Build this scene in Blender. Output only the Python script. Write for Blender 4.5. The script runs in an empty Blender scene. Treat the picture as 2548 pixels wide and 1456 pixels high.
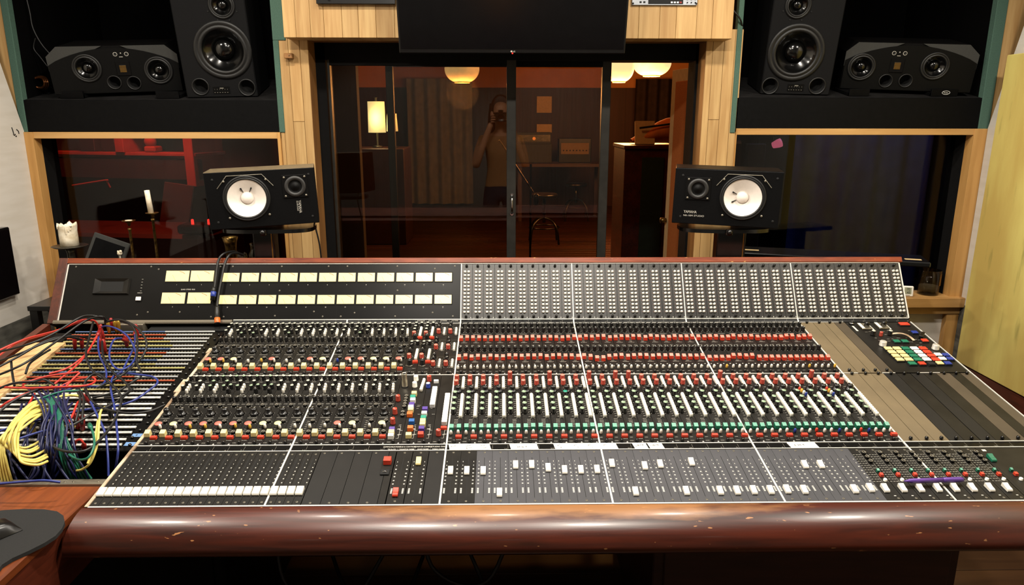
import bpy, math, random
from mathutils import Matrix, Vector
random.seed(7)
R = random.Random(11)
scene = bpy.context.scene
COL = scene.collection
PI = math.pi
rad = math.radians

# ------------------------------------------------------------------ camera
FPX = 1771.64
PITCH, YAW, ROLL = rad(13.8338), rad(0.91838), rad(0.075)
CAM = Vector((0.54264, 0.0, 1.62))
_fw = Vector((math.sin(YAW)*math.cos(PITCH), math.cos(YAW)*math.cos(PITCH), -math.sin(PITCH)))
_rt = Vector((math.cos(YAW), -math.sin(YAW), 0))
_up = _rt.cross(_fw)
_r = _rt*math.cos(ROLL) + _up*math.sin(ROLL)
_u = -_rt*math.sin(ROLL) + _up*math.cos(ROLL)
def ray(px, py):
    return _fw + _r*((px-1274)/FPX) - _u*((py-728)/FPX)
def at_y(px, py, Y):
    d = ray(px, py); return CAM + d*((Y-CAM.y)/d.y)
def at_x(px, py, X):
    d = ray(px, py); return CAM + d*((X-CAM.x)/d.x)
def at_z(px, py, Z):
    d = ray(px, py); return CAM + d*((Z-CAM.z)/d.z)
cd = bpy.data.cameras.new('camera'); cam = bpy.data.objects.new('camera', cd); COL.objects.link(cam)
cd.sensor_width = 36; cd.lens = 36*FPX/2548; cd.clip_start = 0.05; cd.clip_end = 60
mw = Matrix((_r, _u, -_fw)).transposed().to_4x4(); mw.translation = CAM
cam.matrix_world = mw
scene.camera = cam

# ------------------------------------------------------------------ materials
def lin(c):
    def f(v):
        v /= 255.0
        return v/12.92 if v <= 0.04045 else ((v+0.055)/1.055)**2.4
    return (f(c[0]), f(c[1]), f(c[2]), 1.0)
MATS = {}
def mat(name, col, rough=0.5, metal=0.0, var=0.12, scale=30.0, spec=0.5, bump=0.0, emit=None, estr=0.0, coat=0.0, col2=None, stretch=None, detail=4.0, coord='Object', lo=0.35, hi=0.65, sheen=0.0):
    """A principled material whose colour and roughness wander with a noise."""
    m = bpy.data.materials.new(name); m.use_nodes = True
    nt = m.node_tree; N = nt.nodes; L = nt.links
    b = N['Principled BSDF']
    c1 = lin(col)
    if col2 is None:
        k = 1.0-var
        c2 = (c1[0]*k, c1[1]*k, c1[2]*k, 1)
    else:
        c2 = lin(col2)
    tc = N.new('ShaderNodeTexCoord'); mp = N.new('ShaderNodeMapping'); nz = N.new('ShaderNodeTexNoise'); rp = N.new('ShaderNodeValToRGB')
    L.new(tc.outputs[coord], mp.inputs['Vector']); L.new(mp.outputs['Vector'], nz.inputs['Vector'])
    if stretch: mp.inputs['Scale'].default_value = stretch
    nz.inputs['Scale'].default_value = scale; nz.inputs['Detail'].default_value = detail
    rp.color_ramp.elements[0].position = lo; rp.color_ramp.elements[1].position = hi
    rp.color_ramp.elements[0].color = c2; rp.color_ramp.elements[1].color = c1
    L.new(nz.outputs['Fac'], rp.inputs['Fac']); L.new(rp.outputs['Color'], b.inputs['Base Color'])
    b.inputs['Roughness'].default_value = rough; b.inputs['Metallic'].default_value = metal
    b.inputs['Specular IOR Level'].default_value = spec
    b.inputs['Coat Weight'].default_value = coat; b.inputs['Coat Roughness'].default_value = 0.15
    if sheen: b.inputs['Sheen Weight'].default_value = sheen
    if bump:
        bp = N.new('ShaderNodeBump'); bp.inputs['Strength'].default_value = bump; bp.inputs['Distance'].default_value = 0.004
        L.new(nz.outputs['Fac'], bp.inputs['Height']); L.new(bp.outputs['Normal'], b.inputs['Normal'])
    if emit:
        b.inputs['Emission Color'].default_value = lin(emit); b.inputs['Emission Strength'].default_value = estr
    MATS[name] = m
    return m
def wood(name, c1, c2, rough=0.4, axis=2, coat=0.0, per_board=0.0, fine=60.0, wear=None, wear_axis=None, spec=0.5, gstr=7.0):
    """Wood: stretched grain along an axis, per-board tone, optional pale scratches."""
    m = bpy.data.materials.new(name); m.use_nodes = True
    nt = m.node_tree; N = nt.nodes; L = nt.links; b = N['Principled BSDF']
    tc = N.new('ShaderNodeTexCoord'); mp = N.new('ShaderNodeMapping'); geo = N.new('ShaderNodeNewGeometry')
    sc = [1, 1, 1]; sc[axis] = 1.0/gstr
    mp.inputs['Scale'].default_value = sc
    add = N.new('ShaderNodeVectorMath'); add.operation = 'ADD'
    mul = N.new('ShaderNodeVectorMath'); mul.operation = 'SCALE'; mul.inputs['Scale'].default_value = 7.3
    cmb = N.new('ShaderNodeCombineXYZ')
    for k in range(3): L.new(geo.outputs['Random Per Island'], cmb.inputs[k])
    L.new(cmb.outputs[0], mul.inputs[0]); L.new(tc.outputs['Object'], add.inputs[0]); L.new(mul.outputs[0], add.inputs[1])
    L.new(add.outputs[0], mp.inputs['Vector'])
    nz = N.new('ShaderNodeTexNoise'); nz.inputs['Scale'].default_value = fine; nz.inputs['Detail'].default_value = 6; nz.inputs['Distortion'].default_value = 0.6
    L.new(mp.outputs[0], nz.inputs['Vector'])
    wv = N.new('ShaderNodeTexNoise'); wv.inputs['Scale'].default_value = fine*0.18; wv.inputs['Detail'].default_value = 3
    L.new(mp.outputs[0], wv.inputs['Vector'])
    mx = N.new('ShaderNodeMath'); mx.operation = 'ADD'; L.new(nz.outputs['Fac'], mx.inputs[0]); L.new(wv.outputs['Fac'], mx.inputs[1])
    hv = N.new('ShaderNodeMath'); hv.operation = 'MULTIPLY'; hv.inputs[1].default_value = 0.5; L.new(mx.outputs[0], hv.inputs[0])
    rp = N.new('ShaderNodeValToRGB'); rp.color_ramp.elements[0].position = 0.36; rp.color_ramp.elements[1].position = 0.62
    rp.color_ramp.elements[0].color = lin(c2); rp.color_ramp.elements[1].color = lin(c1)
    L.new(hv.outputs[0], rp.inputs['Fac'])
    out = rp.outputs['Color']
    if per_board:
        hs = N.new('ShaderNodeHueSaturation')
        mr = N.new('ShaderNodeMapRange'); mr.inputs['To Min'].default_value = 1-per_board; mr.inputs['To Max'].default_value = 1+per_board*0.6
        L.new(geo.outputs['Random Per Island'], mr.inputs['Value']); L.new(mr.outputs[0], hs.inputs['Value']); L.new(out, hs.inputs['Color']); out = hs.outputs['Color']
    if wear:
        m2 = N.new('ShaderNodeMapping'); s2 = [1, 1, 1]; s2[wear_axis] = 0.35; m2.inputs['Scale'].default_value = s2
        L.new(tc.outputs['Object'], m2.inputs['Vector'])
        n2 = N.new('ShaderNodeTexNoise'); n2.inputs['Scale'].default_value = 95; n2.inputs['Detail'].default_value = 2; L.new(m2.outputs[0], n2.inputs['Vector'])
        r2 = N.new('ShaderNodeValToRGB'); r2.color_ramp.elements[0].position = 0.715; r2.color_ramp.elements[1].position = 0.74
        L.new(n2.outputs['Fac'], r2.inputs['Fac'])
        mm = N.new('ShaderNodeMixRGB'); L.new(r2.outputs['Color'], mm.inputs['Fac']); L.new(out, mm.inputs['Color1']); mm.inputs['Color2'].default_value = lin(wear)
        out = mm.outputs['Color']
    L.new(out, b.inputs['Base Color'])
    b.inputs['Roughness'].default_value = rough; b.inputs['Specular IOR Level'].default_value = spec
    b.inputs['Coat Weight'].default_value = coat; b.inputs['Coat Roughness'].default_value = 0.12
    bp = N.new('ShaderNodeBump'); bp.inputs['Strength'].default_value = 0.12; bp.inputs['Distance'].default_value = 0.002
    L.new(nz.outputs['Fac'], bp.inputs['Height']); L.new(bp.outputs['Normal'], b.inputs['Normal'])
    MATS[name] = m
    return m
def glass(name, tint=(255, 255, 255), ior=1.45, gloss=1.0, rough=0.0, vessel=False):
    """A thin pane: sees through, and mirrors by Fresnel."""
    m = bpy.data.materials.new(name); m.use_nodes = True
    nt = m.node_tree; N = nt.nodes; L = nt.links
    for n in list(N): N.remove(n)
    o = N.new('ShaderNodeOutputMaterial'); t = N.new('ShaderNodeBsdfTransparent'); g = N.new('ShaderNodeBsdfGlossy'); mx = N.new('ShaderNodeMixShader')
    fr = N.new('ShaderNodeFresnel'); fr.inputs['IOR'].default_value = ior
    nz = N.new('ShaderNodeTexNoise'); nz.inputs['Scale'].default_value = 3.0
    ml = N.new('ShaderNodeMath'); ml.operation = 'MULTIPLY'; ml.inputs[1].default_value = gloss
    if vessel:   # a closed vessel has inner faces: use the facing angle, which is the same from both sides
        lw = N.new('ShaderNodeLayerWeight'); lw.inputs['Blend'].default_value = .35; pw = N.new('ShaderNodeMath'); pw.operation = 'POWER'; pw.inputs[1].default_value = 2.5
        L.new(lw.outputs['Facing'], pw.inputs[0]); ad = N.new('ShaderNodeMath'); ad.operation = 'ADD'; ad.inputs[1].default_value = .04; L.new(pw.outputs[0], ad.inputs[0]); L.new(ad.outputs[0], ml.inputs[0])
    else: L.new(fr.outputs[0], ml.inputs[0])
    mr = N.new('ShaderNodeMapRange'); mr.inputs['To Min'].default_value = rough; mr.inputs['To Max'].default_value = rough+0.01
    L.new(nz.outputs['Fac'], mr.inputs['Value']); L.new(mr.outputs[0], g.inputs['Roughness'])
    t.inputs['Color'].default_value = lin(tint)
    L.new(ml.outputs[0], mx.inputs['Fac']); L.new(t.outputs[0], mx.inputs[1]); L.new(g.outputs[0], mx.inputs[2]); L.new(mx.outputs[0], o.inputs['Surface'])
    MATS[name] = m
    return m

# ------------------------------------------------------------------ mesh builder
class MB:
    def __init__(s): s.v = []; s.f = []; s.m = []; s.sm = []
    def add(s, vs, fs, mi=0, smooth=False, M=None):
        o = len(s.v)
        if M is not None: vs = [M @ Vector(p) for p in vs]
        s.v.extend(tuple(p) for p in vs)
        for k, f in enumerate(fs):
            s.f.append(tuple(i+o for i in f)); s.m.append(mi[k] if isinstance(mi, (list, tuple)) else mi); s.sm.append(smooth)
    def box(s, x0, x1, y0, y1, z0, z1, mi=0, M=None, b=0.0):
        if b <= 0:
            vs = [(x, y, z) for z in (z0, z1) for y in (y0, y1) for x in (x0, x1)]
            s.add(vs, [(0, 2, 3, 1), (4, 5, 7, 6), (0, 1, 5, 4), (2, 6, 7, 3), (0, 4, 6, 2), (1, 3, 7, 5)], mi, False, M); return
        b = min(b, (x1-x0)*0.49, (y1-y0)*0.49, (z1-z0)*0.49)
        def ring(z, i): return [(x0+i, y0+b, z), (x0+b, y0+i, z), (x1-b, y0+i, z), (x1-i, y0+b, z), (x1-i, y1-b, z), (x1-b, y1-i, z), (x0+b, y1-i, z), (x0+i, y1-b, z)]
        vs = ring(z0, b)+ring(z0+b, 0)+ring(z1-b, 0)+ring(z1, b)
        fs = [tuple(range(7, -1, -1)), tuple(range(24, 32))]
        for k in range(3):
            for i in range(8):
                j = (i+1) % 8; fs.append((k*8+i, k*8+j, k*8+8+j, k*8+8+i))
        s.add(vs, fs, mi, False, M)
    def prism(s, poly, z0, z1, mi=0, M=None, smooth=False, mtop=None):
        n = len(poly)
        ar = sum(poly[i][0]*poly[(i+1) % n][1]-poly[(i+1) % n][0]*poly[i][1] for i in range(n))
        if ar < 0: poly = list(reversed(poly))
        vs = [(p[0], p[1], z0) for p in poly]+[(p[0], p[1], z1) for p in poly]
        s.add(vs, [tuple(range(n-1, -1, -1))], mi, False, M)
        s.add(vs, [tuple(range(n, 2*n))], mi if mtop is None else mtop, False, M)
        s.add(vs, [(i, (i+1) % n, n+(i+1) % n, n+i) for i in range(n)], mi, smooth, M)
    def lathe(s, prof, n=16, mi=0, M=None, smooth=True, sx=1.0, sy=1.0, cap=True):
        """prof = [(r, z)] bottom to top, or with a material per step [(r, z, mi)]."""
        vs = []; fs = []; ms = []
        for p in prof:
            for k in range(n):
                a = 2*PI*k/n; vs.append((p[0]*math.cos(a)*sx, p[0]*math.sin(a)*sy, p[1]))
        for i in range(len(prof)-1):
            for k in range(n):
                j = (k+1) % n; fs.append((i*n+k, i*n+j, (i+1)*n+j, (i+1)*n+k)); ms.append(prof[i][2] if len(prof[i]) > 2 else mi)
        s.add(vs, fs, ms, smooth, M)
        if not cap: return
        caps = []; cm = []
        if prof[0][0] > 1e-6: caps.append(tuple(range(n-1, -1, -1))); cm.append(prof[0][2] if len(prof[0]) > 2 else mi)
        if prof[-1][0] > 1e-6:
            b = (len(prof)-1)*n; caps.append(tuple(range(b, b+n))); cm.append(prof[-1][2] if len(prof[-1]) > 2 else mi)
        o = len(s.v)-len(vs)
        for c, q in zip(caps, cm): s.f.append(tuple(i+o for i in c)); s.m.append(q); s.sm.append(False)
    def tube(s, pts, r, n=8, mi=0, M=None, closed=False):
        pts = [Vector(p) for p in pts]; vs = []; fs = []
        prev = None
        for i, p in enumerate(pts):
            a = pts[max(i-1, 0)]; b = pts[min(i+1, len(pts)-1)]
            t = (b-a)
            if t.length < 1e-9: t = Vector((0, 0, 1))
            t.normalize()
            if prev is None:
                q = t.cross(Vector((0, 0, 1)))
                if q.length < 0.05: q = t.cross(Vector((1, 0, 0)))
            else:
                q = prev - t*prev.dot(t)
                if q.length < 1e-6: q = t.cross(Vector((0, 0, 1)))
            q.normalize(); prev = q; w = t.cross(q)
            rr = r[i] if isinstance(r, (list, tuple)) else r
            for k in range(n):
                c = 2*PI*k/n; vs.append(p+q*(rr*math.cos(c))+w*(rr*math.sin(c)))
        for i in range(len(pts)-1):
            for k in range(n):
                j = (k+1) % n; fs.append((i*n+k, i*n+j, (i+1)*n+j, (i+1)*n+k))
        s.add(vs, fs, mi, True, M)
        e = (len(pts)-1)*n
        s.add(vs, [tuple(range(n-1, -1, -1)), tuple(range(e, e+n))], mi, False, M)
    def quad(s, a, b, c, d, mi=0, M=None): s.add([a, b, c, d], [(0, 1, 2, 3)], mi, False, M)
    def mark(s, x0, x1, y0, y1, z, mi=0, M=None): s.quad((x0, y0, z), (x1, y0, z), (x1, y1, z), (x0, y1, z), mi, M)
    def sphere(s, c, r, mi=0, n=12, k=8, M=None, sz=1.0):
        pr = [(max(r*math.sin(PI*i/k), 0.0), -r*sz*math.cos(PI*i/k)) for i in range(k+1)]
        pr[0] = (1e-7, -r*sz); pr[-1] = (1e-7, r*sz)
        T = Matrix.Translation(c)
        s.lathe(pr, n, mi, (M @ T) if M is not None else T)
    def text(s, body, size, M, mi=0, align='CENTER', sx=1.0):
        vs, fs = text_mesh(body)
        if not vs: return
        x0 = min(p[0] for p in vs); x1 = max(p[0] for p in vs); y0 = min(p[1] for p in vs); y1 = max(p[1] for p in vs)
        k = size/0.72
        ox = {'CENTER': (x0+x1)/2, 'LEFT': x0, 'RIGHT': x1}[align]; oy = (y0+y1)/2
        s.add([((p[0]-ox)*k*sx, (p[1]-oy)*k, 0.0) for p in vs], fs, mi, False, M)
    def mesh(s, name, mats):
        me = bpy.data.meshes.new(name)
        me.from_pydata(s.v, [], s.f)
        for m in mats: me.materials.append(MATS[m] if isinstance(m, str) else m)
        me.polygons.foreach_set('material_index', s.m); me.polygons.foreach_set('use_smooth', s.sm)
        me.update(); return me
    def build(s, name, mats, parent=None, M=None, **props):
        return link(name, s.mesh(name, mats if isinstance(mats, (list, tuple)) else [mats]), parent, M, **props)
def drill(o, holes):
    """Cut round holes (x, y, r, z0, z1) along local z out of a mesh object."""
    c = MB()
    for x, y, r, z0, z1 in holes: c.lathe([(r, z0), (r, z1)], 40, 0, T(x, y, 0), False)
    cut = bpy.data.objects.new('cutter', c.mesh('cutter', [])); COL.objects.link(cut)
    keep = o.parent; mb = o.matrix_basis.copy(); o.parent = None; o.matrix_basis = Matrix.Identity(4)
    md = o.modifiers.new('holes', 'BOOLEAN'); md.operation = 'DIFFERENCE'; md.object = cut; md.solver = 'EXACT'
    bpy.context.view_layer.update()
    me = bpy.data.meshes.new_from_object(o.evaluated_get(bpy.context.evaluated_depsgraph_get()))
    o.modifiers.clear(); old = o.data; o.data = me; bpy.data.meshes.remove(old); bpy.data.objects.remove(cut)
    o.parent = keep; o.matrix_basis = mb
_TX = {}
def text_mesh(body):
    if body not in _TX:
        cu = bpy.data.curves.new('lettering', 'FONT'); cu.body = body; cu.resolution_u = 3
        ob = bpy.data.objects.new('lettering', cu); me = bpy.data.meshes.new_from_object(ob)
        _TX[body] = ([tuple(v.co) for v in me.vertices], [tuple(p.vertices) for p in me.polygons])
        bpy.data.meshes.remove(me); bpy.data.objects.remove(ob); bpy.data.curves.remove(cu)
    return _TX[body]
def link(name, data, parent=None, M=None, **props):
    o = bpy.data.objects.new(name, data); COL.objects.link(o)
    if parent is not None: o.parent = parent
    if M is not None: o.matrix_basis = M
    for k, v in props.items(): o[k] = v
    return o
def thing(name, label, cat, M=None, group=None):
    o = bpy.data.objects.new(name, None); COL.objects.link(o); o.empty_display_size = 0.05
    if M is not None: o.matrix_basis = M
    o['label'] = label; o['category'] = cat
    if group: o['group'] = group
    return o
def tag(o, label, cat, group=None):
    o['label'] = label; o['category'] = cat
    if group: o['group'] = group
    return o
def T(x, y, z): return Matrix.Translation((x, y, z))
def RX(d): return Matrix.Rotation(rad(d), 4, 'X')
def RY(d): return Matrix.Rotation(rad(d), 4, 'Y')
def RZ(d): return Matrix.Rotation(rad(d), 4, 'Z')
FACE = Matrix(((1, 0, 0, 0), (0, 0, -1, 0), (0, 1, 0, 0), (0, 0, 0, 1)))   # local z looks at the camera (-Y), local y is up
def frame(A, B):
    """A sloped plane along X: origin at A=(Y,Z), its second axis runs to B, its third is the outward normal."""
    v = Vector((0, B[0]-A[0], B[1]-A[1])); L = v.length; v.normalize(); x = Vector((1, 0, 0)); n = x.cross(v)
    M = Matrix((x, v, n)).transposed().to_4x4(); M.translation = (0, A[0], A[1])
    return M, L
def on(F, px, py, h=0.0):
    """Where the sight line through a photograph pixel meets plane F (lifted by h): (x, t)."""
    I = F.inverted(); o = I @ CAM; d = I.to_3x3() @ ray(px, py)
    k = (h-o.z)/d.z; p = o+d*k
    return p.x, p.y
def spline(pts, n=10):
    P = [Vector(p) for p in pts]; out = []
    for i in range(len(P)-1):
        a = P[max(i-1, 0)]; b = P[i]; c = P[i+1]; d = P[min(i+2, len(P)-1)]
        for k in range(n):
            t = k/n
            out.append(0.5*((2*b)+(c-a)*t+(2*a-5*b+4*c-d)*t*t+(3*b-a-3*c+d)*t**3))
    out.append(P[-1]); return out

# ------------------------------------------------------------------ palette
mat('black_panel', (32, 30, 27), 0.42, var=0.5, scale=14, spec=0.22)
mat('grey_panel', (70, 70, 74), 0.48, var=0.25, scale=9, spec=0.35)
mat('dark_panel', (24, 22, 20), 0.55, var=0.5, scale=9, spec=0.3)
mat('route_panel', (38, 36, 33), 0.42, var=0.3, scale=12, spec=0.5)
mat('taupe_panel', (112, 98, 74), 0.55, var=0.22, scale=8, spec=0.35)
mat('brown_panel', (78, 68, 54), 0.55, var=0.25, scale=8, spec=0.35)
mat('meter_black', (14, 13, 12), 0.36, var=0.3, scale=10, spec=0.14)
mat('chassis', (9, 8, 8), 0.6, var=0.4, scale=12, spec=0.12)
mat('legend', (224, 220, 208), 0.6, var=0.35, scale=400)
mat('white_line', (206, 203, 195), 0.45, var=0.12, scale=40)
mat('dim_line', (120, 116, 106), 0.5, var=0.2, scale=40)
mat('slot', (4, 4, 4), 0.8, var=0.2)
mat('knob_black', (14, 13, 13), 0.28, var=0.3, scale=200, spec=0.5)
mat('knob_cap', (186, 186, 170), 0.45, var=0.2, scale=200)
mat('knob_green', (136, 160, 128), 0.45, var=0.2, scale=200)
mat('knob_ring', (128, 122, 108), 0.4, var=0.3, scale=200, metal=0.4)
mat('pointer', (220, 216, 205), 0.5)
mat('red', (206, 62, 40), 0.35, var=0.12, scale=150)
mat('red_knob', (156, 56, 42), 0.38, var=0.15, scale=150)
mat('red_cap', (226, 128, 110), 0.4, var=0.12, scale=150)
mat('cream', (232, 214, 146), 0.4, var=0.08, scale=150)
mat('ivory', (236, 232, 220), 0.38, var=0.06, scale=150)
mat('button_white', (208, 205, 196), 0.4, var=0.06, scale=150)
mat('white', (240, 238, 232), 0.38, var=0.05, scale=150)
mat('green_cap', (30, 112, 84), 0.38, var=0.15, scale=150)
mat('green_top', (96, 158, 136), 0.4, var=0.12, scale=150)
mat('pink', (226, 112, 98), 0.5, var=0.1, scale=200)
mat('pale_yellow', (226, 218, 160), 0.5, var=0.1, scale=200)
mat('yellow', (222, 174, 70), 0.4, var=0.1, scale=200)
mat('orange', (222, 104, 36), 0.4, var=0.1, scale=150)
mat('purple', (78, 52, 140), 0.4, var=0.15, scale=150)
mat('blue', (28, 92, 160), 0.38, var=0.15, scale=150)
mat('navy_cap', (36, 56, 140), 0.38, var=0.15, scale=150)
mat('teal', (30, 140, 116), 0.4, var=0.12, scale=150)
mat('led', (140, 40, 30), 0.4, var=0.1)
mat('steel', (176, 168, 150), 0.3, metal=0.9, var=0.2, scale=120)
mat('alu_cap', (198, 194, 184), 0.35, metal=0.3, var=0.1, scale=120)
mat('chrome', (190, 190, 190), 0.15, metal=1.0, var=0.1, scale=60)
mat('lip_cream', (206, 188, 160), 0.6, var=0.25, scale=16, col2=(120, 92, 66))
mat('alu', (150, 142, 126), 0.42, metal=0.7, var=0.35, scale=8, stretch=(0.1, 1, 1))
wood('mahogany', (136, 64, 34), (88, 36, 18), 0.42, axis=0, coat=0.0, spec=.25, fine=90, wear=(196, 140, 84), wear_axis=0)
m = wood('mahogany_arm', (82, 30, 14), (44, 15, 7), 0.34, axis=0, coat=0.12, fine=70, wear=(158, 108, 66), wear_axis=0, gstr=14)
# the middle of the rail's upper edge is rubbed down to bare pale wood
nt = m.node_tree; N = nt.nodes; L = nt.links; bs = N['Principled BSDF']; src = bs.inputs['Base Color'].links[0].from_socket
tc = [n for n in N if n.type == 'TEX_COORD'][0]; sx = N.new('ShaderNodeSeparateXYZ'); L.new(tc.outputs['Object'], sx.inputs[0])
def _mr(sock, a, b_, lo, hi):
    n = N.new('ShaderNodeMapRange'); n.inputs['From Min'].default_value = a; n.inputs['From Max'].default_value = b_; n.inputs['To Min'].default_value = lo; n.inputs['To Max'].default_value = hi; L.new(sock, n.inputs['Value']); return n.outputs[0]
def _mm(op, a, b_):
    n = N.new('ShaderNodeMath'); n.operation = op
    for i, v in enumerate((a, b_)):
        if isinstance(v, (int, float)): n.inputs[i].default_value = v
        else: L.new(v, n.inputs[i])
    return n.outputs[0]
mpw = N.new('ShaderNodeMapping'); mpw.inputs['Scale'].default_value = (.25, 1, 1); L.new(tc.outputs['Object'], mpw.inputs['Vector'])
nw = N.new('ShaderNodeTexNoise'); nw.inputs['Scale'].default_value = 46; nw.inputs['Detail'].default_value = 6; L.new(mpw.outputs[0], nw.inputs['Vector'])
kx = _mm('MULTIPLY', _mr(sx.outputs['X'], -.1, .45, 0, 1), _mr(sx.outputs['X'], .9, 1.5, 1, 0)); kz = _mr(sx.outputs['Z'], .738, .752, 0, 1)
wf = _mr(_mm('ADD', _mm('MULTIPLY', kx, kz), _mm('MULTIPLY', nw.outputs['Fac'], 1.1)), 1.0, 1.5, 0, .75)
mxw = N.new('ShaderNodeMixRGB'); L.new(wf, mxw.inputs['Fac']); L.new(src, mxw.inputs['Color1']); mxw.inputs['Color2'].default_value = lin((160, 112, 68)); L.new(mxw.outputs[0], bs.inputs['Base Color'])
wood('mahogany_top', (124, 62, 26), (84, 38, 15), 0.45, axis=1, coat=0.0, spec=.3, fine=70, gstr=10)
wood('mahogany_side', (86, 36, 20), (54, 21, 11), 0.4, axis=1, coat=0.15, fine=80)
# ================================================================== MIXING CONSOLE
PR = {'T': (2.5362, 1.1037), 'M': (2.4281, .9246), 'U': (2.4157, .9136), 'C': (2.0650, .8514), 'L': (1.7092, .7915), 'S': (1.6825, .7879), 'F': (1.4751, .7551)}
FR, LFR = frame(PR['F'], PR['S']); LS, LLS = frame(PR['S'], PR['L']); LC, LLC = frame(PR['L'], PR['C'])
CU, LCU = frame(PR['C'], PR['U']); UM, LUM = frame(PR['U'], PR['M']); MT, LMT = frame(PR['M'], PR['T'])
P = 0.04
ROOT = T(0.45, 1.95, 0.0)
console = thing('mixing_console', 'long wooden framed black recording console full of knobs and faders before the glass door', 'mixing console', ROOT)
RI = ROOT.inverted()
def cpart(mb, name, mats, W=None, parent=None, **k):
    return mb.build(name, mats, parent or console, RI @ (W if W is not None else Matrix.Identity(4)), **k)

# ---- shared knob meshes
KIND = {}
def kind(key, name, mb, mats, label=None): KIND[key] = (mb.mesh(name, mats), name, label)
def knob_mesh(r, h, top, body='knob_black', ptr=True, skirt=1.0):
    b = MB(); b.lathe([(r*1.04*skirt, 0), (r*1.04*skirt, h*0.2), (r, h*0.22), (r*0.97, h*0.95), (r*0.9, h, 1), (1e-6, h*1.005, 1)], 14)
    if ptr: b.box(-r*0.12, r*0.12, r*0.1, r*0.84, h, h*1.03, 2, RZ(R.uniform(-120, 120)))
    return b, [body, top, 'pointer']
for i in range(3): kind('k%d' % i, 'knob', *knob_mesh(.0055, .0145, 'knob_cap'))
for i in range(2): kind('kg%d' % i, 'knob', *knob_mesh(.0055, .0145, 'knob_green'), label='black knob with greenish cap')
for i in range(3): kind('b%d' % i, 'knob', *knob_mesh(.0060, .0155, 'knob_black'))
kind('G', 'knob', *knob_mesh(.0071, .0165, 'knob_green'), label='black knob with grey green cap')
kind('T', 'knob', *knob_mesh(.0071, .0165, 'teal', ptr=False), label='black knob with bright teal cap')
kind('r', 'knob', *knob_mesh(.0070, .0165, 'red_cap', 'red_knob', False), label='red knob')
kind('R', 'knob', *knob_mesh(.0068, .019, 'red', 'red_knob'), label='tall red knob')
kind('W', 'knob', *knob_mesh(.0072, .017, 'white', 'ivory', False), label='white knob')
kind('A', 'knob', *knob_mesh(.0072, .017, 'alu_cap', 'alu_cap', False), label='silver knob')
kind('B', 'knob', *knob_mesh(.0066, .016, 'white', 'navy_cap', False), label='blue knob with pale cap')
for i in range(3):
    b = MB(); b.lathe([(.0128, 0), (.0125, .005), (.0104, .0062), (.0094, .006), (.0088, .018), (.0076, .0198), (1e-6, .020)], 18)
    b.box(-.0006, .0006, .001, .0062, .0192, .0206, 1, RZ(R.uniform(-70, 70)))
    kind('L%d' % i, 'large_knob', b, ['knob_black', 'pointer'])
b = MB(); b.lathe([(.0112, 0, 1), (.0112, .003, 1), (.0104, .0035), (.0084, .0062), (.0072, .020), (.006, .0215), (1e-6, .022)], 18); b.box(-.0006, .0006, .001, .0062, .0212, .0226, 2, RZ(-20))
kind('LS', 'large_knob', b, ['knob_black', 'steel', 'pointer'])
b = MB(); b.lathe([(.0058, 0), (.0056, .006), (.0054, .0068, 1), (.0034, .0068, 1), (.0032, .0062), (1e-6, .006)], 14); kind('g', 'trim_knob', b, ['knob_black', 'knob_ring'])
def cap_mesh(w, t, h, top=0.75):
    b = MB(); x = w/2; y = t/2
    vs = [(-x, -y, .001), (x, -y, .001), (x, y, .001), (-x, y, .001), (-x*.94, -y*.80, h*top), (x*.94, -y*.80, h*top), (x*.94, y*.9, h), (-x*.94, y*.9, h)]
    b.add(vs, [(3, 2, 1, 0), (0, 1, 5, 4), (1, 2, 6, 5), (2, 3, 7, 6), (3, 0, 4, 7), (4, 5, 6, 7)], [0, 0, 0, 0, 0, 1]); return b
kind('sr', 'slider_cap', cap_mesh(.0126, .0140, .0155), ['red', 'red_cap'], 'red slider cap')  # paler top face: light from above put into its colour
kind('sg', 'slider_cap', cap_mesh(.0120, .0145, .0140), ['green_cap', 'green_top'], 'green slider cap')
kind('by', 'push_button', cap_mesh(.0148, .0150, .0155), ['cream', 'cream'], 'cream button')
kind('br', 'push_button', cap_mesh(.0168, .0095, .0080, .9), ['red', 'red'], 'flat red button')
for key, m in (('purple', 'purple'), ('cream', 'cream'), ('teal', 'teal'), ('orange', 'orange'), ('blue', 'blue'), ('redk', 'red'), ('ivory', 'ivory')):
    kind('K'+key, 'push_button', cap_mesh(.0155, .013, .013, .85), [m, m], key.replace('redk', 'red')+' button')
kind('bw', 'push_button', cap_mesh(.0145, .0085, .010, .85), ['white', 'white'], 'white button')
def stem_mesh(m):
    b = MB(); b.lathe([(.0032, 0, 1), (.0032, .002, 1), (.0034, .0022), (.0040, .006), (.0036, .0115), (.0024, .0142), (1e-6, .0148)], 10); return b, [m, 'steel']
for key, m in (('sw', 'ivory'), ('sy', 'yellow'), ('sb', 'navy_cap'), ('so', 'red'), ('sc', 'white')): kind(key, 'toggle', *stem_mesh(m), label={'sw': 'white toggle cap', 'sy': 'yellow toggle cap', 'sb': 'blue toggle cap', 'so': 'red toggle cap', 'sc': 'white toggle cap'}[key])
for key, m in (('dp', 'pink'), ('dy', 'pale_yellow')):
    b = MB(); b.lathe([(.0016, 0, 1), (.0016, .0115, 1), (.0090, .0115), (.0096, .0125), (.0090, .0135), (1e-6, .0138)], 16); kind(key, 'disc_marker', b, [m, 'steel'], ('pink' if key == 'dp' else 'pale yellow')+' sticker disc')
def column_mesh(n, pitch, r, h):
    b = MB()
    for i in range(n): b.lathe([(r*.8, 0), (r, h*.25), (r, h*.75), (r*.7, h*.97), (1e-6, h)], 10, 0, T(0, i*pitch, 0))
    return b
kind('c4', 'button_column', column_mesh(4, .0125, .0040, .012), ['ivory'], 'column of white button caps')
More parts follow.
